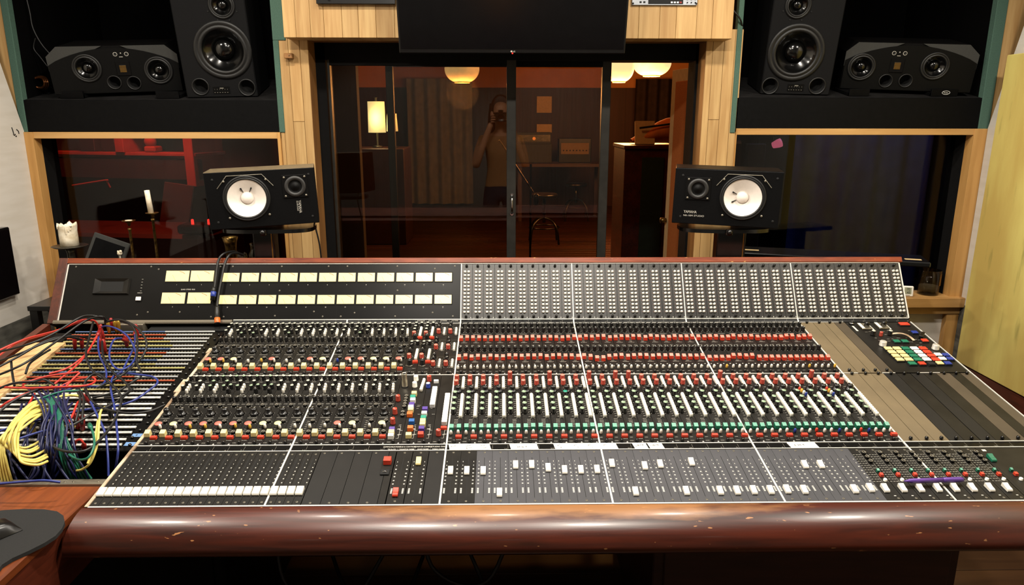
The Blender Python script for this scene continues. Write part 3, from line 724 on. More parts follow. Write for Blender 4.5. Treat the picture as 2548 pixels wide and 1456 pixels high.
# cream side lip with a torn upper end
b = MB()
for F, L, a, z in ((FR, LFR, -.002, LFR), (LS, LLS, 0, LLS), (LC, LLC, 0, LLC), (CU, LCU, 0, .165)): b.box(-.4075, -.3995, a, z, -.05, .0025, 0, F)
b.box(-.416, -.401, .262, .335, -.01, .0035, 0, LC @ RZ(0)); b.box(-.412, -.402, .14, .172, -.01, .004, 0, CU)
cpart(b, 'side_lip', ['lip_cream'])

# ---- meter panel
b = MB(); b.box(-25.3*P, 10*P, .0, LMT, -.006, 0, 0)
for u in (-12.1, -1.0): b.mark(u*P, u*P+.0004, .003, LMT-.003, .0003, 1)
b.text('QUAD / STEREO  BUSS', .0042, T(-14.33*P, .113, .0004), 2, sx=.85)
for k in range(5): b.mark(-18.56*P, -18.42*P, .108+k*.011, .1088+k*.011, .0004, 2)
b.text('FEEDBACK', .0026, T(-18.55*P, .101, .0004), 2)
mp_ = cpart(b, 'meter_panel', ['meter_black', 'slot', 'legend'], MT)
def meter(w, h, n, u, t):
    b = MB(); e = .0028
    b.box(-w/2-e, w/2+e, -h/2-e, h/2+e, 0, .002, 1); b.box(-w/2, w/2, -h/2, h/2, .002, .0035, 0)
    R0 = h*1.15; cy = -h*.72
    for k in range(12):
        a = rad(90+38-76*k/11); p0 = (R0*math.cos(a)*.9, cy+R0*math.sin(a)); d = (math.cos(a), math.sin(a)); l = .0022
        if abs(p0[0]) < w/2-.002: b.quad((p0[0]-.0002, p0[1], .0037), (p0[0]+.0002, p0[1], .0037), (p0[0]+d[0]*l+.0002, p0[1]+d[1]*l, .0037), (p0[0]+d[0]*l-.0002, p0[1]+d[1]*l, .0037), 2)
    for k in range(8):
        a = rad(90-8-30*k/8); a2 = rad(90-8-30*(k+1)/8)
        b.quad(*[(r_*math.cos(q)*.9, cy+r_*math.sin(q), .0037) for r_, q in ((R0, a), (R0+.0014, a), (R0+.0014, a2), (R0, a2))][::-1], 3)
    a = rad(90+40); b.quad((-.0003-.004, -h/2+.001, .0038), (.0003-.004, -h/2+.001, .0038), (R0*.95*math.cos(a)*.62, -h/2+h*.62, .0038), (R0*.95*math.cos(a)*.62-.0006, -h/2+h*.62, .0038), 2)
    b.text(str(n), .0036, T(0, -h/2-.0115, .0003), 4); b.lathe([(.0013, 0), (.0011, .0008)], 8, 2, T(0, -h/2-.0165, 0))
    return b.build('vu_meter', ['meter_face', 'slot', 'knob_black', 'led', 'legend'], mp_, T(u*P, t, 0))
mat('meter_face', (236, 216, 150), 0.35, var=0.06, scale=50, emit=(248, 222, 150), estr=0.42)
for k, (u, t) in enumerate(((-15.40, .163), (-13.20, .163), (-15.50, .0805), (-13.20, .0805))): meter(.082, .040, k+1, u, t)
for k in range(12): meter(.0605, .0325, k+1, -10.64+k*1.731, .158-.0001*k); meter(.0605, .0325, k+13, -10.66+k*1.733, .0745-.0001*k)
b = MB()
W, H = .120, .056
for z, s, zz, ss in ((.006, 1.0, .004, .94), (.004, .94, -.004, .60)):
    q = lambda s_, z_: [(-W/2*s_, -H/2*s_, z_), (W/2*s_, -H/2*s_, z_), (W/2*s_, H/2*s_, z_), (-W/2*s_, H/2*s_, z_)]
A = q(1.0, .008); B = q(.66, .0008); O2 = q(1.06, .0)
for k in range(4): b.quad(A[k], A[(k+1) % 4], B[(k+1) % 4], B[k], 0); b.quad(O2[k], O2[(k+1) % 4], A[(k+1) % 4], A[k], 0)
b.quad(*B, 1)
b.build('speaker_recess', ['black_panel', 'slot'], mp_, T(-21.1*P, .125, .0005))
b = MB(); b.box(-.0105, .0105, -.0085, .0085, 0, .003, 1); b.box(-.009, .009, -.007, .007, .003, .007, 0, None, .001); b.build('push_button', ['white', 'slot'], mp_, T(-18.55*P, .078, 0), label='white button')
for u, t in ((-24.6, .2), (-17.9, .2), (-17.2, .19), (-11.7, .2), (-10.6, .2), (-6.2, .2), (-2, .2), (-.3, .2), (4.2, .2), (9.4, .2), (7.6, .19), (-18.5, .02), (-17.6, .03), (-14.8, .03), (-12, .012), (-10.9, .012), (-6.4, .015), (-3, .03), (-2.2, .012), (-.6, .012), (.6, .025), (4.2, .012), (7.5, .025), (9.3, .012), (4.3, .108), (-6.2, .108)):
    put(mp_, 'screw', u*P, t)
b = MB(); b.box(-25.6*P, -10.05*P, -.0135, -.001, -.02, .008, 0); b.box(-25.6*P, -10.05*P, -.0105, -.0055, .008, .010, 0); cpart(b, 'aluminium_rail', ['alu'], MT)

# ---- body and wood
b = MB()
poly = [(1.48, .738), (1.6825, .772), (1.7092, .776), (2.065, .836), (2.4157, .898), (2.4281, .909), (2.536, 1.088), (2.62, 1.088), (2.62, .58), (1.9, .58), (1.48, .68)]
XZ = Matrix(((0, 0, 1, 0), (1, 0, 0, 0), (0, 1, 0, 0), (0, 0, 0, 1)))   # (a, b, c) -> (x=c, y=a, z=b)
b.prism(poly, -.399, 2.0, 0, XZ)
b.prism([(2.44, .60), (2.44, .90), (2.4281, .909), (2.536, 1.088), (2.62, 1.088), (2.62, .60)], -1.03, -.399, 0, XZ); b.box(-1.03, -.42, 1.60, 2.44, .56, .60, 0)
cpart(b, 'chassis', ['chassis'])
b = MB()
prof = [(1.4715, .7545), (1.463, .7543), (1.450, .7528), (1.436, .7492), (1.421, .7438), (1.407, .7362), (1.395, .7262), (1.3865, .715), (1.381, .703), (1.3795, .692), (1.384, .685), (1.396, .682), (1.4715, .682)]
n = len(prof); xs = (-.412, 2.03)
b.add([(x, p[0], p[1]) for x in xs for p in prof], [(i, i+1, n+i+1, n+i) for i in range(n-1)], 0, True)
b.add([(x, p[0], p[1]) for x in xs for p in prof], [tuple(range(n)), tuple(range(2*n-1, n-1, -1))], 0, False)
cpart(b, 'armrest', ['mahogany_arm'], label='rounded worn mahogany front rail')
b = MB(); b.box(-1.045, 2.012, LMT+.0025, LMT+.022, -.11, .005, 0, MT, .001); cpart(b, 'top_rail', ['mahogany'], label='mahogany top rail')
b = MB(); b.box(-1.046, -1.0145, -.012, LMT+.0225, -.12, .0055, 0, MT, .001); cpart(b, 'side_panel', ['mahogany_side'])
b = MB(); b.box(2.0027, 2.006, -.002, LMT+.0022, -.11, -.004, 0, MT); cpart(b, 'side_panel', ['chassis'])
b = MB(); b.prism([(1.16, .60), (1.16, .765), (1.60, .765), (1.7092, .797), (2.42, .915), (2.42, .60)], -1.062, -1.036, 0, XZ); b.box(-1.036, -1.0, 1.62, 1.66, .6, .76, 0); cpart(b, 'side_panel', ['mahogany_side'])
b = MB(); b.box(-1.036, -.424, 1.12, 1.576, .732, .752, 0, None, .002); cpart(b, 'desk_wing', ['mahogany_top'], label='flat orange brown wooden desk wing')
b = MB(); b.box(-1.036, -.427, 1.12, 1.60, .60, .731, 0); cpart(b, 'wing_apron', ['mahogany_side'])
b = MB(); b.box(-1.036, -.408, 1.577, 1.602, .744, .7565, 0)
for x in (-.44, -.52, -.62, -.5): b.lathe([(.003, .7565), (.0025, .7575)], 8, 1, T(x, 1.59, 0))
cpart(b, 'aluminium_rail', ['alu', 'steel'])
for x0, x1, m_ in ((-.98, -.25, 'chassis'), (.98, 1.87, 'pedestal')):
    if m_ == 'pedestal': wood('pedestal', (58, 30, 22), (36, 18, 14), .5, axis=0, fine=40)
    b = MB(); b.box(x0, x1, 1.80, 2.5, .002, .575, 0, None, .004); b.box(x0+.03, x1-.03, 1.79, 1.80, .05, .54, 0, None, .003); cpart(b, 'pedestal', [m_])
b = MB(); b.box(-.25, .98, 2.48, 2.5, .05, .575, 0); b.box(-.25, .98, 1.9, 1.93, .50, .575, 0); cpart(b, 'back_panel', ['chassis'])
b = MB(); b.box(1.9955, 2.004, 1.5, 2.6, .58, .70, 0); b.prism([(1.50, .58), (1.48, .738), (1.7092, .776), (2.065, .836), (2.4157, .898), (2.5, .6)], 1.999, 2.005, 0, XZ); cpart(b, 'side_panel', ['chassis'])

# ---- patchbay
PBF = LC @ T(0, 0, -.009)
def pbt(py2): return on(PBF, 200+700/2.9125, 780+py2/2.9125)[1]
b = MB(); b.box(-25.0*P, -10.25*P, -.004, .675, -.02, -.004, 0); cpart(b, 'patchbay_backing', ['chassis'], PBF)
mat('strip_yellow', (206, 190, 120), .6, var=.2, scale=60, coord='Object'); mat('strip_orange', (196, 88, 52), .6, var=.2, scale=60); mat('strip_blue', (94, 116, 158), .6, var=.2, scale=60); mat('strip_white', (214, 212, 204), .6, var=.12, scale=60); mat('tape_blue', (104, 142, 190), .6, var=.12, scale=60)
ys = [135, 158, 185, 207, 237, 260, 289, 314, 342, 371, 399, 427, 461, 490, 522, 553, 583, 613, 660, 693, 740, 775, 827, 865, 915, 953]
cols = ['strip_blue', 'strip_orange', 'strip_orange', 'strip_yellow', 'strip_yellow', 'strip_blue', 'strip_orange', 'strip_yellow', 'strip_blue', 'strip_yellow', 'strip_yellow', 'strip_blue', 'strip_orange', 'strip_orange', 'strip_yellow', 'strip_yellow']+['strip_white']*10
ts = [pbt(y) for y in ys]
XL, XR = -23.2*P, -11.25*P
for k, t in enumerate(ts):
    t2 = ts[k+1] if k+1 < len(ts) else t-.03
    gap = t-t2; hs = .0046 if k < 16 else .0085
    b = MB(); c_ = cols[k]; q = R.uniform(.62, .8) if k < 16 else 1.0
    if k > 0 and k % 3 == 1: q = 1.0 if k > 8 else q
    xm = XL+(XR-XL)*q
    b.box(XL, xm, t-hs/2, t+hs/2, 0, .003, 0)
    if q < 1: b.box(xm, XR, t-hs/2, t+hs/2, 0, .003, 1)
    jt = t-gap*.55
    b.box(XL-.01, XR+.012, jt-gap*.22, jt+gap*.22, -.004, -.001, 2)
    n = 48
    for i in range(n):
        x = XL+(XR-XL)*(i+.5)/n
        b.lathe([(.0030, -.001, 3), (.0030, .0004, 3), (.0018, .0004, 4), (.0016, 0, 4)], 6, 3, T(x, jt, 0))
    cpart(b, 'jack_row', [c_, 'strip_white', 'meter_black', 'knob_ring' if k < 16 else 'slot', 'slot'], PBF)
b = MB(); b.box(-11.15*P, -10.28*P, -.012, .672, -.004, .004, 0, None, .002)
cp_ = cpart(b, 'patchbay_rail', ['meter_black'], PBF)
for k in range(20): 
    o = put(cp_, 's', -10.72*P+R.uniform(-.006, .006), .01+k*.0335, .004); o.scale = (.9, .9, .6)
b = MB(); b.box(-11.0*P, -10.35*P, .048, .063, .004, .0052, 0); b.text('4', .008, T(-10.7*P, .056, .0055), 1); cpart(b, 'blue_tape', ['tape_blue', 'slot'], PBF)
b = MB(); b.box(-11.0*P, -10.35*P, .008, .024, .004, .0052, 0); b.text('1', .008, T(-10.7*P, .016, .0055), 1); cpart(b, 'blue_tape', ['tape_blue', 'slot'], PBF)
wood('bare_ply', (222, 186, 132), (170, 122, 74), .6, axis=1, fine=30, gstr=3)
b = MB(); b.box(-25.6*P, -22.7*P, .12, .585, -.012, .006, 0); cpart(b, 'bare_wood_strip', ['bare_ply'], PBF @ T(0, 0, .004))
b = MB(); b.box(-24.6*P, -23.3*P, -.004, .67, -.004, .003, 0, None, .002); cpart(b, 'patchbay_rail', ['meter_black'], PBF)
# plug cluster and grey box in the gap behind the patchbay
b = MB(); b.box(-19.6*P, -17.6*P, .70, .74, -.02, .02, 0, None, .002); cpart(b, 'connector_box', ['alu'], PBF)
b = MB(); b.box(-17.2*P, -10.4*P, .69, .73, -.03, .0, 0); cpart(b, 'cable_trough', ['slot'], PBF)
# ================================================================== ROOM
wood('plank', (194, 160, 108), (166, 128, 80), .5, axis=2, per_board=.10, fine=60, gstr=16, spec=.3)
wood('frame_wood', (196, 150, 88), (164, 118, 62), .42, axis=2, per_board=.08, fine=30, gstr=12, spec=.4)
wood('frame_wood_x', (198, 156, 98), (168, 124, 70), .42, axis=0, per_board=.08, fine=30, gstr=12, spec=.4)
wood('jamb_wood', (150, 104, 54), (112, 74, 36), .5, axis=2, fine=30, gstr=12)
wood('floorboard', (88, 60, 36), (56, 36, 22), .4, axis=0, per_board=.25, fine=20, gstr=10)
mat('plaster', (214, 208, 198), .75, var=.1, scale=16, spec=.2, col2=(206, 199, 187), stretch=(1, .3, 2.2), detail=9, lo=.3, hi=.6, bump=.05)
mat('dado_grey', (108, 106, 98), .7, var=.2, scale=16, col2=(74, 73, 68), stretch=(1, .5, 2), spec=.2)
mat('black_fabric', (8, 8, 8), .9, var=.3, scale=300, spec=0.03)
mat('black_board', (9, 9, 10), .55, var=.35, scale=60, spec=0.08)
mat('black_shelf', (30, 29, 29), .8, var=.4, scale=20, spec=0.08)
mat('green_fabric', (76, 102, 90), .95, var=.18, scale=260, spec=.1, bump=.15)
mat('ceiling_dark', (38, 36, 33), .9, var=.2, scale=5, spec=.1)
mat('door_black', (12, 11, 11), .85, var=.3, scale=40, spec=0.15)
mat('door_stile', (46, 44, 40), .38, var=.25, scale=30, spec=.5, metal=.3)
mat('back_curtain', (150, 152, 148), .9, var=.25, scale=12, stretch=(6, 1, .2), spec=.1)
SF, _ = frame((3.15, 1.555), (3.15, 2.555))
def structure(name, mb, mats, M=None, parent=None):
    o = mb.build(name, mats, parent, M)
    if parent is None: o['kind'] = 'structure'
    return o
XL_, XR_ = -1.49, 2.66
b = MB(); y = -2.4
k = 0
while y < 3.3:
    b.box(-4.2, 4.2, y, y+.117, -.05, 0, 0, None, .0015); y += .12
structure('floor', b, ['floorboard'])
b = MB(); b.box(-4.2, 4.2, -2.4, 3.3, 2.62, 2.7); structure('ceiling', b, ['ceiling_dark'])
YZX = Matrix(((0, 0, 1, 0), (1, 0, 0, 0), (0, 1, 0, 0), (0, 0, 0, 1)))
for nm, x0, x1 in (('wall_left', XL_-.08, XL_), ('wall_right', XR_, XR_+.08)):
    b = MB(); b.prism([(-2.4, .788), (3.149, .788), (3.149, 1.552), (2.83, 2.62), (-2.4, 2.62)], x0, x1, 0, YZX); b.box(x0, x1, -2.4, 3.149, 0, .788, 1)
    o = structure(nm, b, ['plaster', 'dado_grey'])
b = MB(); b.box(-1.6, 2.75, -2.48, -2.4, 0, 2.62); structure('wall_back', b, ['back_curtain'])
mat('ink', (28, 26, 26), .6)
# two short dark scuffs on the left wall beside the green fabric
b = MB()
for pts in (((29, 317), (32, 326), (34, 333)), ((33, 334), (36, 337), (38, 334)), ((41, 322), (46, 327), (47, 333)), ((39, 338), (40, 340), (41, 338))):
    b.tube([at_x(px, py, XL_+.001) for px, py in pts], .0022, 5)
b.build('scuff_mark', ['ink'], bpy.data.objects['wall_left'])
# front wall below the speaker soffits
def boards(b, xs, z0, z1, y0, y1, mi=0, joints=()):
    for i in range(len(xs)-1):
        zs = [z0]+sorted(j for k, j in joints if k == i)+[z1]
        for a, c in zip(zs, zs[1:]): b.box(xs[i]+.0006, xs[i+1]-.0006, y0, y1, a+.0006, c-.0006, mi, None, .0012)
b = MB(); boards(b, [-.402, -.385, -.345, -.297, -.262], 0, 1.98, 3.15, 3.26, 0, ((2, 1.60), (2, 1.13), (1, .95)))
b.box(-.2639, -.2621, 3.152, 3.30, 0, 1.98, 1); b.box(-.402, -.2655, 3.26, 3.4, 0, 1.98, 1)
structure('trim_1', b, ['plank', 'jamb_wood'])
b = MB(); boards(b, [1.4115, 1.440, 1.487, 1.533, 1.566], 0, 1.98, 3.15, 3.26, 0, ((1, 1.61),))
b.box(1.4112, 1.413, 3.152, 3.30, 0, 1.98, 1); b.box(1.414, 1.55, 3.26, 3.4, 0, 1.98, 1)
structure('trim_2', b, ['plank', 'jamb_wood'])
def window(n, x0, x1, z0, z1, xo0, xo1, tint):
    w = bpy.data.objects.new('window_%d' % n, None); COL.objects.link(w); w['kind'] = 'structure'
    b = MB(); b.box(xo0, xo1, 3.145, 3.27, z1, z1+.027, 0, None, .001); b.build('top_rail', ['frame_wood_x'], w)
    b = MB(); b.box(xo0, xo1, 3.11, 3.27, z0-.045, z0, 0, None, .002); b.build('window_sill', ['frame_wood_x'], w)
    b = MB(); b.box(xo0, xo1, 3.135, 3.16, z0-.082, z0-.047, 0, None, .002); b.build('apron_rail', ['frame_wood_x'], w)
    b = MB(); b.box(min(xo0, x0), x0, 3.14, 3.195, 0, z1+.027, 0, None, .001); b.build('jamb', ['frame_wood'], w)
    b = MB(); b.box(x1, max(xo1, x1), 3.14, 3.195, 0, z1+.027, 0, None, .001); b.build('jamb', ['frame_wood'], w)
    b = MB(); b.box(x0-.03, x0+.001, 3.1955, 3.30, z0, z1); b.box(x1-.001, x1+.03, 3.1955, 3.30, z0, z1); b.box(x0-.03, x1+.03, 3.272, 3.30, z1, z1+.03); b.build('inner_frame', ['door_black'], w)
    glass('pane_%d' % n, tint, 1.35, .8)
    b = MB(); b.box(x0-.005, x1+.005, 3.262, 3.266, z0-.005, z1+.005); b.build('glass_pane', ['pane_%d' % n], w)
    b = MB(); b.box(x0, x1, 3.17, 3.3, 0, z0-.045); structure('wall_front', b, ['plaster'])
    return w
window(1, -1.453, -.415, .822, 1.529, -1.49, -.402, (235, 235, 235))
window(2, 1.566, 2.604, .822, 1.547, 1.562, 2.66, (235, 235, 235))
# leaning speaker soffits: fascia, fabric edging, black niches
FA = SF @ T(0, 0, .10)
tb = on(FA, 1274, 95)[1]
fx = [on(FA, px, 60)[0] for px in (704, 735, 772, 806, 851, 892, 936, 982, 1030, 1076, 1120, 1166, 1214, 1260, 1306, 1352, 1398, 1445, 1492, 1540, 1589, 1641, 1682, 1733, 1772, 1824)]
b = MB()
for i in range(len(fx)-1): b.box(fx[i]+.0005, fx[i+1]-.0005, tb, 1.06, -.12, 0, 0, FA, .0012)
b.box(fx[0]+.005, fx[-1]-.005, tb+.001, tb+.02, -.3, -.12, 1, FA)
o = structure('trim_3', b, ['plank', 'jamb_wood'], None)
TILT = 11.0
def niche(n, gli, gri, side):
    zf = at_y(300, 249, 3.15).z if side < 0 else at_y(2140, 243, 3.15).z
    tl = zf-1.555
    w = bpy.data.objects.new('trim_%d' % (20 if side < 0 else 21), None); COL.objects.link(w); w['kind'] = 'structure'
    b = MB(); b.box(gli, gri, 0.002, tl, -.03, 0, 0, SF, .002); b.build('front_board', ['black_board'], w)
    SH = T(0, 3.15, zf) @ RX(TILT) @ FACE
    b = MB(); b.box(gli, gri, -.02, -.001, -.6, -.002, 0, SH); b.build('shelf', ['black_shelf'], w)
    b = MB(); b.box(gli, gri, tl-.02, 1.06, -.72, -.70, 0, SF); b.box(gli-.01, gli, tl-.02, 1.06, -.7, -.005, 0, SF); b.box(gri, gri+.01, tl-.02, 1.06, -.7, -.005, 0, SF); b.build('lining', ['black_fabric'], w)
    return SH
GLI, GLR, GRI, GRR = -1.476, -.405, 1.558, 2.622
SHL = niche(1, GLI, GLR, -1); SHR = niche(2, GRI, GRR, 1)
k = 4
for x0, x1, t0, t1 in ((-1.505, GLI+.001, 0, 1.06), (GLR-.001, -.382, 0, .375), (GLR-.001, -.352, .375, 1.06), (1.537, GRI+.001, 0, 1.06), (GRR-.001, 2.668, 0, 1.06)):
    b = MB(); b.box(x0, x1, t0, t1, -.03, .004, 0, SF, .002); structure('trim_%d' % k, b, ['green_fabric']); k += 1
for x0, x1 in ((XL_-.35, -1.504), (2.667, XR_+.35)):
    b = MB(); b.box(x0, x1, -.01, 1.06, -.05, 0, 0, SF); structure('trim_%d' % k, b, ['plank']); k += 1
b = MB(); b.box(-1.6, -.41, 3.27, 3.4, 1.556, 1.575, 0); b.box(1.56, 2.8, 3.27, 3.4, 1.556, 1.575, 0); structure('trim_%d' % k, b, ['black_board'])
# sliding glass door
dr = bpy.data.objects.new('door_1', None); COL.objects.link(dr); dr['kind'] = 'structure'
YD = 3.28
b = MB(); b.box(-.262, -.220, YD-.02, YD+.12, 0, 1.98); b.box(1.400, 1.411, YD-.02, YD+.02, 0, 1.98); b.box(1.404, 1.411, YD+.02, YD+.12, 0, 1.98); b.box(-.262, 1.411, YD-.02, YD+.12, 1.862, 1.98); b.box(-.262, 1.411, YD-.02, YD+.12, .0, .03)
b.build('door_frame', ['door_black'], dr)
glass('door_glass', (226, 222, 214), 1.5, 1.0); 
def panel(x0, x1, y, wl, wr, top):
    p = bpy.data.objects.new('sliding_panel', None); COL.objects.link(p); p.parent = dr
    b = MB(); b.box(x0, x0+wl, y-.018, y+.018, .03, top, 0, None, .002); b.box(x1-wr, x1, y-.018, y+.018, .03, top, 0, None, .002); b.box(x0+wl, x1-wr, y-.018, y+.018, top-.026, top, 1); b.box(x0+wl, x1-wr, y-.018, y+.018, .03, .12, 1)
    b.build('stile', ['door_stile', 'door_black'], p)
    b = MB(); b.box(x0+wl, x1-wr, y-.003, y+.003, .12, top-.026); b.build('glass_pane', ['door_glass'], p)
    return p
pl = panel(-.214, .612, YD, .012, .042, 1.865)
pr_ = panel(.030, 1.040, YD+.06, .032, .040, 1.865)
b = MB(); b.tube(spline([(.594, YD-.018, 1.274), (.594, YD-.045, 1.262), (.594, YD-.05, 1.232), (.594, YD-.045, 1.203), (.594, YD-.018, 1.19)], 5), .0045, 8)
for z in (1.276, 1.188): b.lathe([(.008, 0), (.007, .004)], 10, 0, T(.594, YD-.018, z) @ RX(90))
b.build('pull_handle', ['chrome'], pl)

# ================================================================== SPEAKERS
mat('spk_black', (13, 12, 12), .6, var=.35, scale=120, spec=0.08)
mat('spk_dark', (9, 9, 9), .5, var=.3, scale=200, spec=0.12)
mat('spk_grey', (62, 62, 60), .7, var=.15, scale=300, spec=0.12)
mat('cone_black', (7, 7, 7), .16, var=.2, scale=60, spec=.6)
mat('rubber', (11, 11, 11), .5, var=.2, scale=100)
mat('gold', (150, 112, 50), .4, metal=.7, var=.2, scale=200)
mat('ns_black', (9, 9, 10), .45, var=.3, scale=140, spec=0.14)
mat('ns_edge', (112, 98, 74), .5, var=.3, scale=60)
mat('cone_white', (238, 228, 218), .6, var=.04, scale=120)
mat('mesh_grey', (40, 39, 38), .5, var=.35, scale=900)
mat('silver_text', (190, 186, 176), .4, var=.1)
def woofer(parent, M, r, name='woofer'):
    b = MB(); b.lathe([(r*1.16, 0), (r*1.16, .003), (r*1.08, .005), (r*1.0, .004), (r*.98, .002), (r*.94, .007), (r*.86, .007), (r*.82, .001)], 40, cap=False); w = b.build(name, ['rubber'], parent, M)
    b = MB(); pr = []
    for i in range(9): q = i/8; pr.append((r*(.82-.44*q), .001-.030*(q**.8)*r/.09))
    b.lathe(pr, 40, cap=False); b.build('cone', ['cone_black'], w)
    b = MB(); pr = []
    z0 = -.022*r/.09
    for i in range(9): a = i/8*PI/2; pr.append((max(r*.40*math.cos(a), 1e-6), z0+r*.24*math.sin(a)))
    b.lathe(pr, 28); b.build('dust_cap', ['cone_black'], w)
    return w
def port(parent, M, r):
    b = MB(); b.lathe([(r*1.22, 0), (r*1.2, .002), (r*1.08, .003), (r, -.002)], 24, cap=False); b.lathe([(r, -.002, 1), (r*.96, -.05, 1), (1e-6, -.05, 1)], 24, 1, cap=False); return b.build('bass_port', ['rubber', 'slot'], parent, M)
def adam_h(label, SH, x0, x1, t0, t1, h, drivers, tw, ports, knobs):
    cx = (x0+x1)/2; w = x1-x0; hh = t1-t0
    root = thing('studio_monitor', label, 'loudspeaker', SH @ T(cx, t0, h-.035) @ RY(13 if cx < .5 else -13), 'wide studio monitors lying in the niches')
    b = MB(); poly = [(-w/2, 0), (w/2, 0), (w/2, hh*.80), (w/2-.045, hh), (-w/2+.045, hh), (-w/2, hh*.80)]
    b.prism(poly, -.26, 0, 0); cab = b.build('cabinet', ['spk_black'], root)
    hl = [(d_[0]-cx, d_[1]-t0, d_[2]*.90, -.045, .05) for d_ in drivers]+[(p_[0]-cx, p_[1]-t0, .0245, -.05, .05) for p_ in ports]; drill(cab, hl)
    for s in (-1, 1):
        b = MB(); b.prism([(s*w/2, hh*.50), (s*w/2, hh*.80), (s*(w/2-.045), hh), (s*w*.07, hh)], .0005, .006, 0); b.build('corner_panel', ['spk_grey'], root, label='lighter grey corner facet')
    arc = [(-w/2+.002, .004)]+[(w/2-.002, .004)]+[(w/2-.002-(w-.004)*i/16, hh*(.62+.34*math.sin(PI*i/16)**.8)) for i in range(17)]
    b = MB(); b.prism(arc, .001, .010, 0); drill(b.build('baffle', ['spk_dark'], root), hl)
    for dx, dt, r in drivers: woofer(root, T(dx-cx, dt-t0, .011), r)
    dx, dt = tw; b = MB(); b.box(-.028, .028, -.030, .030, .010, .014, 0, None, .003); b.box(-.013, .013, -.015, .015, .013, .0145, 1)
    for k in range(6): b.box(-.0125, .0125, -.014+k*.0048, -.0115+k*.0048, .0145, .0165, 2)
    b.build('ribbon_tweeter', ['spk_black', 'slot', 'gold'], root, T(dx-cx, dt-t0, 0))
    for dx, dt in ports: port(root, T(dx-cx, dt-t0, .011), .024)
    dx, dt = knobs; b = MB()
    for s in (-1, 1): b.lathe([(.0085, .010), (.0085, .0112), (.0068, .0112, 1), (.0065, .0105, 1), (1e-6, .0105, 1)], 18, 0, T(s*.022, 0, 0))
    b.lathe([(.0028, .010), (.0026, .012), (1e-6, .0125)], 8, 0, T(0, .004, 0)); b.box(-.008, .006, -.012, -.010, .010, .0112, 0); b.build('control_panel', ['silver_text', 'slot'], root, T(dx-cx, dt-t0, 0))
    return root
def adam_pair(label, pxs, SH):
    H1 = SH @ T(0, 0, -.06); P_ = lambda px, py: on(H1, px, py)
    x0 = P_(pxs['l'], 225)[0]; x1 = P_(pxs['r'], 225)[0]; t0 = .014; t1 = P_((pxs['l']+pxs['r'])/2, pxs['t'])[1]
    dv = [(*P_(*q), .050) for q in pxs['w']]
    return adam_h(label, SH, x0, x1, t0, t1, -.06, dv, P_(*pxs['tw']), [P_(*q) for q in pxs['p']], P_(*pxs['k']))
adam_pair('wide black studio monitor lying in left niche, left of the tall monitor', dict(l=140, r=438, t=116, w=((213, 170), (380, 180)), tw=(297, 173), p=((277, 207), (323, 210)), k=(290, 137)), SHL)
adam_pair('wide black studio monitor lying in right niche, right of the tall monitor', dict(l=2108, r=2408, t=110, w=((2160, 172), (2330, 165)), tw=(2243, 166), p=((2216, 205), (2262, 203)), k=(2250, 135)), SHR)
def tall(label, pxl, pxr, wc, twc, ports, SH):
    H1 = SH @ T(0, 0, -.06); P_ = lambda px, py: on(H1, px, py)
    x0 = P_(pxl, 225)[0]; x1 = P_(pxr, 225)[0]; t0 = 0.0; cx = (x0+x1)/2; w = x1-x0
    root = thing('tall_studio_monitor', label, 'loudspeaker', SH @ T(cx, t0+.001, -.065) @ RY(7 if cx < .5 else -7), 'tall studio monitors standing in the niches')
    b = MB(); b.box(-w/2, w/2, 0, .66, -.30, 0, 0, None, .004); drill(b.build('cabinet', ['spk_grey2'], root), [(P_(*wc)[0]-cx, P_(*wc)[1]-t0, .091, -.07, .05), (P_(*twc)[0]-cx, P_(*twc)[1]-t0, .041, -.05, .05)]+[(P_(*p)[0]-cx, P_(*p)[1]-t0, .0305, -.07, .05) for p in ports])
    q = P_(*wc); woofer(root, T(q[0]-cx, q[1]-t0, .001), .102)
    q = P_(*twc); woofer(root, T(q[0]-cx, q[1]-t0, .001), .046, 'midrange_driver')
    for p in ports: q = P_(*p); port(root, T(q[0]-cx, q[1]-t0, .001), .030)
    b = MB(); b.box(-.034, .034, .016, .045, 0, .002, 0)
    for i in range(6): b.mark(-.030+i*.0105, -.026+i*.0105, .020, .022, .0025, 1); b.mark(-.028+i*.0105, -.027+i*.0105, .032, .036, .0025, 1)
    b.mark(-.006, .010, .037, .041, .0025, 1); b.build('control_panel', ['spk_dark', 'dim_line'], root)
    b = MB()
    for i in range(8): a = rad(22+45*i); b.lathe([(.0035, 0), (.003, .002)], 8, 0, T(P_(*twc)[0]-cx+.062*math.cos(a), P_(*twc)[1]-t0+.062*math.sin(a), .001))
    b.build('driver_screw', ['slot'], root)
    return root
mat('spk_grey2', (22, 22, 23), .6, var=.2, scale=200, spec=0.08)
tall('tall black studio monitor in left niche beside the planked post', 465, 636, (553, 126), (549, 14), ((500, 216), (612, 220)), SHL)
tall('tall black studio monitor in right niche beside the planked post', 1897, 2062, (1982, 132), (1988, 14), ((1919, 216), (2032, 214)), SHR)
